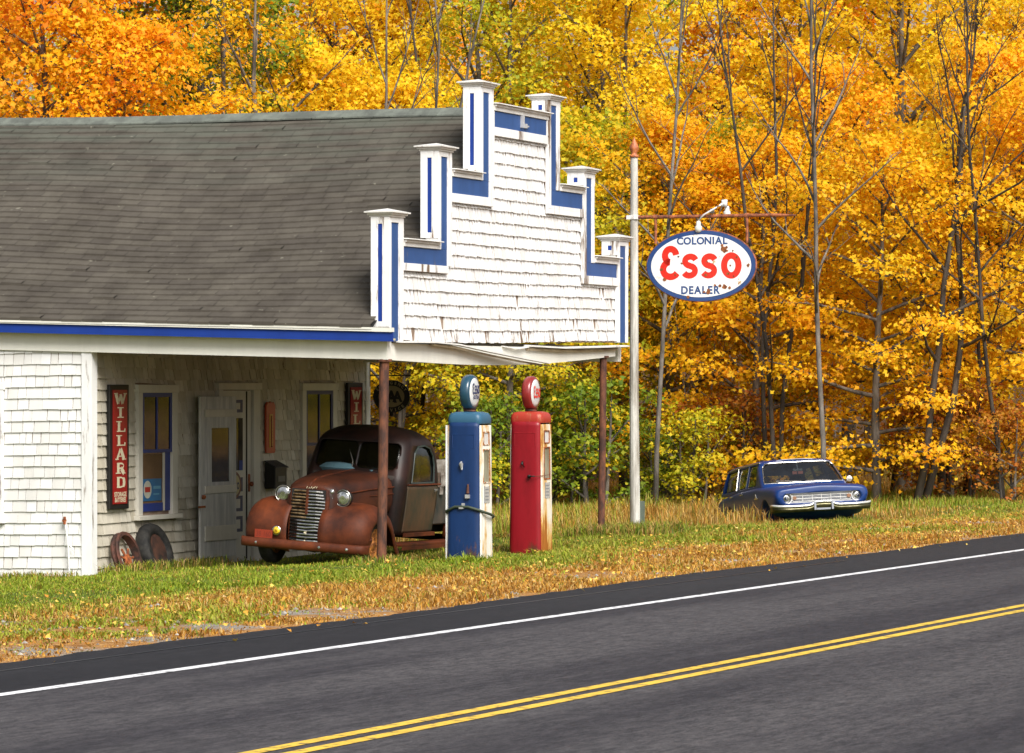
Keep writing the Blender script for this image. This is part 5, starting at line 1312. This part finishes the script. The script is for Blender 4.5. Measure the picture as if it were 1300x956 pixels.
# 1 dry creeping grass of the verge
X, Y, p, t = scatter(480000, .0, 5.4, -18, 72); k = view(X, Y); X, Y, p, t = X[k], Y[k], p[k], t[k]
a = vn(X, Y, 1.1, 1); b_ = vn(X, Y, .35, 2); c_ = vn(X, Y, 3.0, 3)
keep = rg.random(len(X)) < np.clip((a*1.3+c_*.6-.42)*1.5, .10, 1)*np.clip(p/.4+.1, .1, 1)*np.where(Y > 60, .6, 1); X, Y, p, t, a, b_, c_ = [q[keep] for q in (X, Y, p, t, a, b_, c_)]
gr_ = .05+np.clip((p-3.0)/2.0, 0, 1)*.8+np.clip((b_-.56)*3, 0, .7)*(p > .7)
rr = rg.random(len(X)); mi = np.where(rr < gr_*.6, 0, np.where(rr < gr_, 1, np.where(rg.random(len(X)) < .40, 2, 3)))
h = rg.uniform(.02, .07, len(X))*(.5+a+1.2*(c_ > .72)*rg.random(len(X)))*np.where(mi < 2, 1.2, 1)*np.where(Y < 36, .7, 1)
o = blades('verge_grass', X, Y, h, rg.uniform(.005, .011, len(X)), rg.uniform(.3, 1.3, len(X)), GM_, mi, 'low orange brown dry grass along the asphalt edge')
# 2 lawn by the building and under the canopy
X, Y, p, t = scatter(480000, 3.8, 12.5, -18, 32); k = view(X, Y); X, Y, p, t = X[k], Y[k], p[k], t[k]
ins, u, v = in_house(X, Y, .05); can = (u > .1) & (u < 9) & (v > .6) & (v < VF)
a = vn(X, Y, .9, 5); b_ = vn(X, Y, .3, 6); c_ = vn(X, Y, 2.4, 7)
keep = (~ins) & (rg.random(len(X)) < np.where(can, .10+.2*(v < 1.2), np.clip(a+.25, .2, 1))); X, Y, p, a, b_, c_, u, v, can = [q[keep] for q in (X, Y, p, a, b_, c_, u, v, can)]
rr = rg.random(len(X)); gg = np.clip((p-4.0)/1.2+(b_-.5), .1, .92); rt = np.clip((u-2.5)/3, 0, .45)
mi = np.where(rr < gg*(1-rt)*.8, 0, np.where(rr < gg, 1, np.where(rg.random(len(X)) < .5, 2, 3)))
near = np.clip(1-np.abs(v-(-.1))/.9, 0, 1)*(u > -.6)+np.clip(1-np.abs(v-VF+.25)/.3, 0, 1)*(u > -.2)*(u < 4)*.8
pumpz = 1-.6*np.exp(-((u-.85)**2+(v+1.0)**2)/.8)-.6*np.exp(-((u-3.6)**2+(v+.9)**2)/.8)
h = rg.uniform(.02, .062, len(X))*(.5+.8*c_+.8*(c_ > .75)*rg.random(len(X)))*(1+.8*near*c_*1.4)*pumpz
o = blades('lawn_grass', X, Y, h, rg.uniform(.004, .008, len(X)), rg.uniform(.2, 1.0, len(X)), GM_, mi, 'green lawn grass round the building and pumps')
# 3 tall hay round the estate car and in front of the wood
X, Y, p, t = scatter(420000, 3.6, 22, 12, 76); k = view(X, Y, 1.0); X, Y, p, t = X[k], Y[k], p[k], t[k]
ins, u, v = in_house(X, Y, .1); can = (u > -.5) & (u < 9.2) & (v > -1.3)
dc = Vector((0, 0)); cxr = (X-ox)*rear.x+(Y-oy)*rear.y; cyr = -(X-ox)*rear.y+(Y-oy)*rear.x; incar = (cxr > -.85) & (cxr < 4.1) & (np.abs(cyr) < .95)
a = vn(X, Y, .7, 8); b_ = vn(X, Y, .25, 9); c_ = vn(X, Y, 1.8, 10)
keep = (~ins) & (~can) & (~incar) & (rg.random(len(X)) < np.clip(a+.2, .15, 1)*np.clip((p-3.4)/1.5, .2, 1)*np.clip(1.35-Y/110, .3, 1)); X, Y, p, t, a, b_, c_ = [q[keep] for q in (X, Y, p, t, a, b_, c_)]
gpatch = np.exp(-((X-2.2)**2/5+(Y-57.5)**2/16))*.9+np.exp(-((X-9.5)**2/8+(Y-70)**2/90))*.3+np.clip((b_-.60)*3, 0, .6)
rr = rg.random(len(X)); mi = np.where(rr < gpatch*.65, 0, np.where(rr < gpatch+.12, 1, np.where(rg.random(len(X)) < .5, 2, 3)))
tall = np.clip((p-5.5)/4, 0, 1)*np.where((cxr[keep] < -.6) & (p < 11), .12, 1)
h = (rg.uniform(.03, .10, len(X))+rg.uniform(.10, .36, len(X))*tall*(.4+c_))*(.7+.5*a)
o = blades('tall_dry_grass', X, Y, h, rg.uniform(.005, .011, len(X)), rg.uniform(.1, .8, len(X)), GM_, mi, 'tall straw coloured grass around the blue wagon and along the trees')
# fallen leaves and pebbles on the verge
LEAF = np.array([(0, -.5), (.26, -.30), (.55, -.02), (.26, .06), (0, .60), (-.26, .06), (-.55, -.02), (-.26, -.30)])
def leaf_verts(C, N, size, lf=LEAF):
    n = len(C); N = N/np.linalg.norm(N, axis=1, keepdims=True)
    r_ = rg.normal(size=(n, 3)); Tn = np.cross(N, r_); Tn /= np.linalg.norm(Tn, axis=1, keepdims=True)+1e-9; Bn = np.cross(N, Tn)
    V = C[:, None, :]+(lf[None, :, 0, None]*Tn[:, None, :]+lf[None, :, 1, None]*Bn[:, None, :])*size[:, None, None]
    V += N[:, None, :]*((np.abs(lf[:, 0])*.35)[None, :, None])*size[:, None, None]
    return V.reshape(-1, 3)
X, Y, p, t = scatter(5200, -.6, 6, -12, 60); k = view(X, Y); X, Y, p = X[k], Y[k], p[k]; k = (p > .1) | (rg.random(len(X)) < .12); X, Y, p = X[k], Y[k], p[k]
Z = np.where(p > .1, ground_z(X, Y)+.05, .012)
C = np.stack([X, Y, Z], 1); N = rg.normal(size=C.shape)*.35+np.array([0, 0, 1])
L_litter = leafmat('fallen_leaf', [(.0, (.40, .12, .02)), (.4, (.62, .34, .04)), (.8, (.75, .55, .12)), (1, (.62, .50, .30))], trans=.1)
o = raw_mesh('fallen_leaves', leaf_verts(C, N, rg.uniform(.02, .06, len(C))), 8, [L_litter], np.zeros(len(C))); tag(o, 'yellow leaves fallen on the verge and asphalt edge', 'leaves', kind='stuff')
X, Y, p, t = scatter(1500, -.1, 3.5, -12, 50); k = view(X, Y) & (vn(X, Y, 1.1, 1) < .45); X, Y = X[k], Y[k]; mb = MB(); rs = random.Random(8)
for x, y in zip(X[:700], Y[:700]):
    s_ = rs.uniform(.008, .03); z = gz(x, y)+s_*.3
    mb.add([(x-s_, y, z), (x, y-s_, z), (x+s_*1.1, y+s_*.2, z), (x, y+s_, z), (x, y, z+s_*.8), (x, y, z-s_)], [(0, 1, 4), (1, 2, 4), (2, 3, 4), (3, 0, 4)])
o = mb.build('gravel', mat_two('pale_stone', (.2, .18, .16), (.5, .47, .42), 8, .9, island=.4)); tag(o, 'pale gravel bits scattered on the verge', 'gravel', kind='stuff')
# ------------------------------------------------------------------ trees
M_bark = mat_two('grey_brown_bark', (.05, .042, .034), (.20, .17, .14), 5, .9, stretch=(1, 1, .25), bmp=.5, bd=.03)
M_barkd = mat_two('dark_bark', (.022, .017, .013), (.085, .066, .05), 5, .9, stretch=(1, 1, .25), bmp=.5, bd=.03)
M_barkp = mat_two('pale_bark', (.07, .06, .05), (.20, .175, .15), 6, .9, stretch=(1, 1, .3), bmp=.4, bd=.02)
FOL = dict(
    yellow=leafmat('yellow_maple_leaf', [(.0, (.50, .46, .02)), (.3, (.86, .61, .012)), (.64, (.95, .66, .018)), (.9, (.91, .43, .010)), (1, (.66, .20, .012))], trans=.45, noise_w=.5),
    gold=leafmat('golden_leaf', [(.0, (.50, .40, .02)), (.3, (.90, .58, .010)), (.62, (.95, .49, .010)), (.88, (.86, .30, .010)), (1, (.55, .09, .01))], trans=.45, noise_w=.5),
    orange=leafmat('orange_maple_leaf', [(.0, (.88, .54, .015)), (.3, (.92, .48, .010)), (.6, (.91, .37, .010)), (.87, (.80, .20, .010)), (1, (.50, .05, .01))], trans=.45, noise_w=.5),
    lime=leafmat('yellow_green_leaf', [(.0, (.14, .23, .012)), (.3, (.36, .40, .016)), (.58, (.74, .57, .018)), (.85, (.88, .50, .014)), (1, (.84, .28, .012))], trans=.45, noise_w=.6),
    green=leafmat('olive_green_leaf', [(.0, (.05, .11, .010)), (.35, (.12, .20, .012)), (.65, (.28, .33, .014)), (.85, (.62, .48, .016)), (1, (.80, .36, .012))], trans=.4, noise_w=.6),
    rust=leafmat('rust_leaf', [(.0, (.30, .20, .02)), (.4, (.48, .22, .02)), (.7, (.44, .11, .012)), (1, (.22, .04, .01))], trans=.35, noise_w=.5))
def gen_tree(seed, H, Rr, base, r0, nl, tw, lf, leaf, fl=.11, steep=.35, stems=1, bend=.5, bare=False, spread=.30, droop=.25):
    """trunk and limbs as tubes; leaves in flat sprays along the twigs.  Returns (trunk builder, leaf vertices)"""
    rs = random.Random(seed); tb = MB(); C = []; Nn = []; 
    for st in range(stems):
        a0 = rs.uniform(0, 6.28); off = 0 if stems == 1 else rs.uniform(.1, .35)
        tp = []; x = off*math.cos(a0); y = off*math.sin(a0); ns = 9; dx = math.cos(a0)*(.0 if stems == 1 else .12); dy = math.sin(a0)*(.0 if stems == 1 else .12)
        for i in range(ns+1):
            h = H*.97*i/ns; tp.append((x, y, h))
            dx += rs.uniform(-.05, .05)*bend*2; dy += rs.uniform(-.05, .05)*bend*2
            x += dx*H/ns*.8; y += dy*H/ns*.8; dx *= .85; dy *= .85
        rad = [r0*(1.25 if i == 0 else 1)*(1-i/ns)**.8+.012 for i in range(ns+1)]
        tb.tube([(p[0], p[1], p[2]-(.4 if i == 0 else 0)) for i, p in enumerate(tp)], rad, 9 if r0 > .08 else 7)
        def on_trunk(h):
            k = min(ns-1e-6, max(0, h/(H*.97)*ns)); i = int(k); f = k-i; a, b = tp[i], tp[i+1]
            return Vector(a).lerp(Vector(b), f), rad[i]*(1-f)+rad[i+1]*f
        for i in range(nl//stems):
            q = (i+rs.random())/(nl/stems); h = base+(H*.96-base)*q; P, rr = on_trunk(h)
            az = i*2.399+rs.uniform(-.4, .4)+a0; prof = math.sin(math.pi*(.22+.75*q))**.7
            L = Rr*prof*rs.uniform(.65, 1.15); el = steep+(.75*q)+rs.uniform(-.12, .12)
            d = Vector((math.cos(az)*math.cos(el), math.sin(az)*math.cos(el), math.sin(el)))
            pts = [P]; c = Vector(P); m = 6
            for k in range(m):
                d = d+Vector((rs.uniform(-.14, .14), rs.uniform(-.14, .14), rs.uniform(-.08, .10)-(droop*.22 if not bare else -.05)*(k/m)))
                d.normalize(); c = c+d*L/m; pts.append(c.copy())
            rl = min(rr*.62, .02+L*.013); rads = [rl*(1-k/(m+.6))+.005 for k in range(m+1)]
            tb.tube(pts, rads, 6 if r0 > .08 else 5, caps=False)
            for j in range(tw):
                s = .22+.78*(j+rs.random())/tw; k = min(m-1, int(s*m)); f = s*m-k; Q = pts[k].lerp(pts[k+1], f); dd = (pts[k+1]-pts[k]).normalized()
                sd = Vector((-dd.y, dd.x, 0)); sd = sd.normalized() if sd.length > .05 else Vector((1, 0, 0)); sg_ = 1 if j % 2 else -1
                td = (dd*rs.uniform(.4, 1)+sd*sg_*rs.uniform(.5, 1)+Vector((0, 0, rs.uniform(-.1, .35)+(.4 if bare else 0)))).normalized(); tl = L*rs.uniform(.22, .42)*(1.15-s*.6)
                E1 = Q+td*tl*.5+Vector((0, 0, rs.uniform(-.03, .05))); E2 = Q+td*tl+Vector((0, 0, rs.uniform(-.08, .02)*tl))
                tb.tube([Q, E1, E2], [.009+.004*(1-s), .006, .003], 4, caps=False)
                if bare:
                    for z_ in range(3):
                        F = Q.lerp(E2, rs.uniform(.3, .9)); tb.tube([F, F+Vector((rs.uniform(-.3, .3), rs.uniform(-.3, .3), rs.uniform(.1, .4)))*tl*.7], [.005, .002], 4, caps=False)
                if lf:
                    for ce in ((E1, .8), (E2, 1.0)) if rs.random() > .12 else ():
                        nn = int(lf*rs.uniform(.5, 1.3)*ce[1]); C.append((ce[0].x, ce[0].y, ce[0].z, nn, td.x, td.y))
            if lf: C.append((pts[-1].x, pts[-1].y, pts[-1].z, int(lf*1.1), d.x, d.y))
    V = None
    if C:
        C = np.array(C); idx = np.repeat(np.arange(len(C)), C[:, 3].astype(int)); r_ = np.random.default_rng(seed)
        n = len(idx); tilt = r_.normal(size=(len(C), 2))*.25
        dx = r_.normal(size=n)*spread; dy = r_.normal(size=n)*spread; dz = r_.normal(size=n)*spread*.30+tilt[idx, 0]*dx+tilt[idx, 1]*dy - .30*(dx*dx+dy*dy)
        Pp = np.stack([C[idx, 0]+dx, C[idx, 1]+dy, C[idx, 2]+dz-.04], 1)
        N = r_.normal(size=(n, 3))*.42+np.stack([dx*1.1+C[idx, 4]*.45, dy*1.1+C[idx, 5]*.45, np.full(n, .7)], 1)
        V = leaf_verts(Pp, N, r_.uniform(.5, 1.35, n)*leaf)
    return tb, V
_lib = {}
def species(key, **k):
    tb, V = gen_tree(**k)
    me_t = tb.build('trunk_mesh', M_bark, smooth=True).data; bpy.data.objects.remove([o for o in col.objects if o.name.startswith('trunk_mesh')][0], do_unlink=True)
    me_c = None
    if V is not None:
        o = raw_mesh('crown_mesh', V, 8, [FOL['yellow']], np.zeros(len(V)//8)); me_c = o.data; bpy.data.objects.remove(o, do_unlink=True)
    _lib[key] = (me_t, me_c)
species('broad', seed=3, H=10.5, Rr=3.4, base=1.8, r0=.14, nl=38, tw=8, lf=44, leaf=.10, steep=.15)
species('tall', seed=8, H=13.5, Rr=3.0, base=3.2, r0=.17, nl=42, tw=8, lf=42, leaf=.10, steep=.35)
species('round', seed=15, H=12.5, Rr=3.6, base=2.2, r0=.15, nl=40, tw=8, lf=42, leaf=.10, steep=.25, stems=2)
species('layered', seed=22, H=8.4, Rr=3.1, base=.9, r0=.10, nl=34, tw=8, lf=44, leaf=.10, steep=.05, droop=.5, spread=.34)
species('open', seed=31, H=12.0, Rr=3.2, base=2.5, r0=.12, nl=26, tw=6, lf=17, leaf=.11, steep=.45, stems=2, bend=.9)
species('shrub', seed=44, H=2.6, Rr=1.3, base=.15, r0=.035, nl=18, tw=6, lf=16, leaf=.095, steep=.35, stems=3, spread=.2)
species('sapling', seed=51, H=12.5, Rr=2.6, base=3.2, r0=.042, nl=15, tw=4, lf=0, leaf=.1, steep=.75, bare=True, bend=.7)
species('bareclump', seed=63, H=9.5, Rr=2.6, base=2.2, r0=.036, nl=21, tw=4, lf=0, leaf=.1, steep=.6, bare=True, bend=1.5, stems=3)
species('leaner', seed=77, H=10.5, Rr=3.2, base=2.6, r0=.07, nl=18, tw=6, lf=8, leaf=.10, steep=.55, bare=True, bend=2.2, stems=2)
_first = {}
_nm = dict(broad='maple_tree', tall='maple_tree', round='maple_tree', layered='maple_tree', open='ash_tree', shrub='shrub', sapling='bare_sapling', bareclump='bare_sapling', leaner='leaning_tree')
def tree(kind, X, Y, hue, label, scale=1.0, rz=None, cat='tree', group='autumn trees behind the gas station', bark=None, tilt=(0, 0), zs=1.0):
    me_t, me_c = _lib[kind]
    root = empty(_nm[kind], (X, Y, gz(X, Y)-.1), rz if rz is not None else random.uniform(0, 6.28)); root.scale = (scale, scale, scale*zs)
    root.rotation_euler[0] = tilt[0]; root.rotation_euler[1] = tilt[1]
    tag(root, label, cat, group)
    t = bpy.data.objects.new('trunk' if kind != 'shrub' else 'stem', me_t); col.objects.link(t); t.parent = root
    t.material_slots[0].link = 'OBJECT'; t.material_slots[0].material = bark or M_bark
    if me_c:
        c = bpy.data.objects.new('crown' if kind != 'shrub' else 'foliage', me_c); col.objects.link(c); c.parent = root
        c.material_slots[0].link = 'OBJECT'; c.material_slots[0].material = FOL[hue]
    return root
def px(x, d): return (x-650)/5000*d, d
random.seed(99)
TR = [  # kind, where it stands across the picture, distance, tone, scale, label
 ('round', -30, 84, 'gold', 1.05, 'bright orange maple rising behind the roof at the left picture edge'),
 ('broad', 55, 80, 'orange', 1.12, 'dense orange maple behind the left end of the roof ridge'),
 ('tall', 150, 88, 'gold', 1.0, 'golden orange maple behind the roof, next right of the dense orange one'),
 ('broad', 150, 80, 'gold', .98, 'lower golden maple touching the roof ridge at the left'),
 ('tall', 255, 86, 'green', 1.0, 'dark green tree showing between orange maples above the roof'),
 ('open', 330, 84, 'gold', 1.0, 'thin golden ash with visible branches above the middle of the roof'),
 ('broad', 415, 86, 'yellow', .95, 'yellow maple low behind the middle of the roof ridge'),
 ('tall', 440, 95, 'gold', 1.05, 'tall golden maple above the right half of the roof'),
 ('round', 545, 93, 'yellow', 1.0, 'yellow maple rising behind the top left pilaster of the false front'),
 ('broad', 505, 84, 'yellow', .9, 'yellow maple seen under the canopy behind the oval service sign'),
 ('layered', 575, 83, 'lime', .95, 'yellow green maple seen under the canopy behind the blue pump'),
 ('round', 660, 91, 'lime', 1.05, 'yellow green maple rising right behind the top of the false front'),
 ('layered', 650, 81, 'lime', .85, 'green and yellow low branched maple seen under the canopy behind the red pump'),
 ('tall', 735, 96, 'lime', 1.08, 'tall green and yellow maple between false front and sign pole'),
 ('layered', 742, 84, 'lime', 1.0, 'mixed green and orange maple behind the far canopy post'),
 ('round', 800, 90, 'yellow', 1.0, 'yellow maple directly behind the top of the sign pole'),
 ('broad', 845, 83, 'gold', .80, 'low orange yellow maple under the oval station sign, beside the pole'),
 ('layered', 900, 85, 'lime', .98, 'yellow green understory maple in the shade behind the oval station sign'),
 ('tall', 905, 99, 'gold', 1.08, 'tall golden orange maple above the oval station sign'),
 ('layered', 965, 82, 'gold', .92, 'golden maple with dark stems just left of the parked wagon roof'),
 ('round', 985, 94, 'yellow', 1.05, 'yellow maple above the arm of the sign pole'),
 ('broad', 1040, 84, 'gold', .93, 'orange yellow maple directly behind the parked wagon'),
 ('tall', 1075, 100, 'orange', 1.08, 'tall orange maple behind the tall grey sapling'),
 ('layered', 1112, 79, 'gold', .88, 'low golden maple overhanging the grass right of the wagon'),
 ('round', 1150, 90, 'yellow', 1.08, 'large bright yellow maple in the upper right'),
 ('layered', 1195, 82, 'yellow', .93, 'layered yellow maple with drooping sprays in the right part'),
 ('tall', 1235, 97, 'yellow', 1.1, 'tallest yellow maple near the top right corner'),
 ('broad', 1262, 83, 'gold', .93, 'golden maple with dark shade below near the right picture edge'),
 ('layered', 1335, 80, 'gold', 1.0, 'low golden maple cut by the right picture edge'),
 ('round', 1335, 91, 'gold', 1.05, 'golden maple cut by the upper right picture edge'),
]
for kind, x, d, hue, sc, lab in TR:
    X, Y = px(x, d); tree(kind, X, Y, hue, lab, sc)
for kind, x, d, sc, bark, tl, lab in [
 ('sapling', 832, 79, 1.02, M_barkp, (0, .02), 'grey bare sapling with upswept branches right of the sign pole'),
 ('sapling', 1046, 77, 1.08, M_barkp, (0, 0), 'tall straight grey bare sapling behind the wagon'),
 ('bareclump', 985, 80, 1.15, M_barkd, (0, .05), 'clump of dark bare stems between the oval sign and the tall grey sapling'),
 ('leaner', 1165, 78, .98, M_barkd, (0, .28), 'dark leaning tree with forked limbs in the right part'),
 ('bareclump', 1215, 80, .95, M_barkd, (0, -.04), 'dark bare stems spreading before the bright yellow maple'),
 ('sapling', 1130, 83, .95, M_bark, (0, .12), 'thin leaning bare sapling right of the tall grey one'),
 ('bareclump', 500, 82, 1.2, M_bark, (0, -.10), 'cluster of grey brown stems behind the roof left of the false front'),
 ('sapling', 528, 85, 1.05, M_barkd, (0, .05), 'dark upright stem behind the roof close to the false front'),
 ('leaner', 400, 84, 1.0, M_barkd, (0, .1), 'dark forked stems above the middle of the roof'),
 ('sapling', 345, 88, 1.1, M_barkd, (0, -.05), 'slender dark stem above the roof left of the middle'),
 ('bareclump', 885, 82, .62, M_barkp, (0, 0), 'small pale bare clump below the oval station sign'),
 ('sapling', 1275, 78, .9, M_barkd, (0, .1), 'dark bare sapling near the right picture edge')]:
    X, Y = px(x, d); tree(kind, X, Y, 'gold', lab, sc, cat='sapling' if kind != 'leaner' else 'tree', group='bare stemmed trees before the wood', bark=bark, tilt=tl)
for x, d, hue, sc, lab in [
 (712, 82, 'green', .8, 'small green shrub behind the grass between red pump and far post'), (755, 80, 'green', 1.0, 'green shrub just behind the far canopy post'),
 (838, 81, 'green', .7, 'small green shrub in the gap right of the sign pole'), (880, 80, 'lime', .8, 'small shrub left of the wagon tail'),
 (1180, 80, 'rust', .9, 'brownish shrub at the edge of the tall grass'),
 (1225, 79, 'rust', .9, 'rust brown shrub below the golden maple at the right'), (1285, 78, 'rust', .7, 'shrub in the tall grass at the right picture edge'),
 (615, 80, 'green', .9, 'green shrub seen between the two gas pumps'), (930, 81, 'rust', .9, 'brownish shrub behind the wagon tail'),
 (670, 82, 'green', 1.0, 'green shrub right behind the red pump')]:
    X, Y = px(x, d); tree('shrub', X, Y, hue, lab, sc, cat='shrub', group='shrubs along the edge of the wood')

# far wood that reads as one mass: rough crowns on the hillside and across the road
rw = np.random.default_rng(5); Cc = []; tbm = MB(); rs = random.Random(6)
spots = []
for d in (101, 108, 116, 126, 138):
    x = -.17*d-2
    while x < .17*d+3:
        spots.append((x+rs.uniform(-1, 1), d+rs.uniform(-3, 3), rs.uniform(10, 14)+.04*(d-100), 1)); x += rs.uniform(3.0, 4.4)
for k in range(16): spots.append((27+k*2.6+rs.uniform(-1, 1), 60+k*5+rs.uniform(-2, 2), rs.uniform(8, 12), 0))
for (x, y, H, q) in spots:
    z0 = gz(x, y); R0 = rs.uniform(2.2, 3.2); tbm.tube([(x, y, z0-.3), (x+rs.uniform(-.3, .3), y, z0+H*.5), (x+rs.uniform(-.5, .5), y, z0+H*.9)], [.16, .11, .03], 6)
    n = 75; th = rw.uniform(0, 6.28, n); ph = rw.uniform(-.95, 1, n); rr = rw.uniform(.55, 1, n)
    cz = z0+H*(.62 if q else .42); Cc.append(np.stack([x+R0*rr*np.cos(th)*np.sqrt(1-ph**2*.8), y+R0*rr*np.sin(th)*np.sqrt(1-ph**2*.8), cz+ph*H*.36], 1))
Cc = np.concatenate(Cc); m = 24; idx = np.repeat(np.arange(len(Cc)), m); n = len(idx)
Pp = Cc[idx]+rw.normal(size=(n, 3))*np.array([.45, .45, .16]); N = rw.normal(size=(n, 3))*.5+np.array([0, -.3, .8])
rg = np.random.default_rng(77)
V = leaf_verts(Pp, N, rw.uniform(.13, .24, n))
tone = (np.repeat(np.repeat(np.where([s_[3] == 0 for s_ in spots], 2, rw.integers(0, 4, len(spots))), 75), m)).astype(int)
o = raw_mesh('far_woods', V, 8, [FOL['yellow'], FOL['gold'], FOL['lime'], FOL['orange'], M_bark], tone)
tag(o, 'dense far autumn wood closing the view on the rising slope', 'woods', kind='stuff')
tt = tbm.build('trunks', M_bark, o); tt['kind'] = 'stuff'

# ------------------------------------------------------------------ weeds close to the walls and posts
G_weed = leafmat('weed_leaf', [(.0, (.04, .08, .012)), (.5, (.10, .17, .02)), (.8, (.24, .24, .04)), (1, (.34, .14, .05))], nscale=2)
def weeds(u0, u1, v0, v1, n, h, lab):
    uu = rg.uniform(u0, u1, n); vv = rg.uniform(v0, v1, n); X = P0[0]+uu*UX[0]+vv*VX[0]; Y = P0[1]+uu*UX[1]+vv*VX[1]
    o = blades('weeds', X, Y, rg.uniform(.3, 1, n)*h, rg.uniform(.004, .009, n), rg.uniform(.2, 1.1, n), [G_green, G_weed, G_straw], rg.integers(0, 3, n), lab)
weeds(.1, 2.9, VF-.7, VF-.05, 1500, .20, 'weeds at the foot of the facade around the leaning wheels')
weeds(-.4, .5, -.35, .5, 500, .16, 'green weeds round the near canopy post')
weeds(.5, 1.25, -1.3, -.5, 500, .12, 'weeds round the foot of the blue pump')
weeds(3.3, 4.0, -1.15, -.35, 300, .09, 'thin weeds round the foot of the red pump')
weeds(1.0, 5.0, -.2, .45, 1600, .13, 'long grass beside the truck under the canopy')
weeds(7.6, 9.6, -.9, .5, 3000, .26, 'tall green weeds round the far post and pole')
weeds(-.35, -.04, VF+.1, 9, 1800, .13, 'grass along the side wall')

# ------------------------------------------------------------------ sky, sun, camera
wd = bpy.data.worlds.new('World'); scene.world = wd; wd.use_nodes = True; nt = wd.node_tree
bg = nt.nodes['Background']; sky = nt.nodes.new('ShaderNodeTexSky'); sky.sky_type = 'NISHITA'; sky.sun_disc = False
SUN_AZ, SUN_EL = R(155), R(43)          # azimuth from +Y clockwise: behind the camera, a little to its right
sky.sun_elevation = SUN_EL; sky.sun_rotation = SUN_AZ; sky.dust_density = 4; sky.air_density = 1; sky.ozone_density = 1
hs = nt.nodes.new('ShaderNodeHueSaturation'); hs.inputs['Saturation'].default_value = .35; nt.links.new(sky.outputs[0], hs.inputs['Color']); nt.links.new(hs.outputs[0], bg.inputs[0])
bg.inputs[1].default_value = .078
L = bpy.data.lights.new('sun', 'SUN'); L.energy = 2.6; L.angle = R(30); L.color = (1, .965, .91)
so = bpy.data.objects.new('sun', L); col.objects.link(so)
dv = Vector((math.sin(SUN_AZ)*math.cos(SUN_EL), math.cos(SUN_AZ)*math.cos(SUN_EL), math.sin(SUN_EL)))
so.rotation_euler = dv.to_track_quat('Z', 'Y').to_euler()
cam = bpy.data.cameras.new('camera'); cam.lens = 36*5000/1300; cam.sensor_width = 36; cam.clip_end = 1500; cam.clip_start = .5; cam.shift_y = 17/1300
co = bpy.data.objects.new('camera', cam); col.objects.link(co); co.location = (0, 0, 2.0); co.rotation_euler = (R(90), 0, 0); scene.camera = co
vs = scene.view_settings; vs.view_transform = 'Standard'; vs.look = 'None'; vs.exposure = .86; vs.gamma = 1; vs.use_curve_mapping = False
scene.cycles.max_bounces = 7; scene.cycles.diffuse_bounces = 4; scene.cycles.glossy_bounces = 3; scene.cycles.transparent_max_bounces = 8
scene.cycles.use_denoising = True
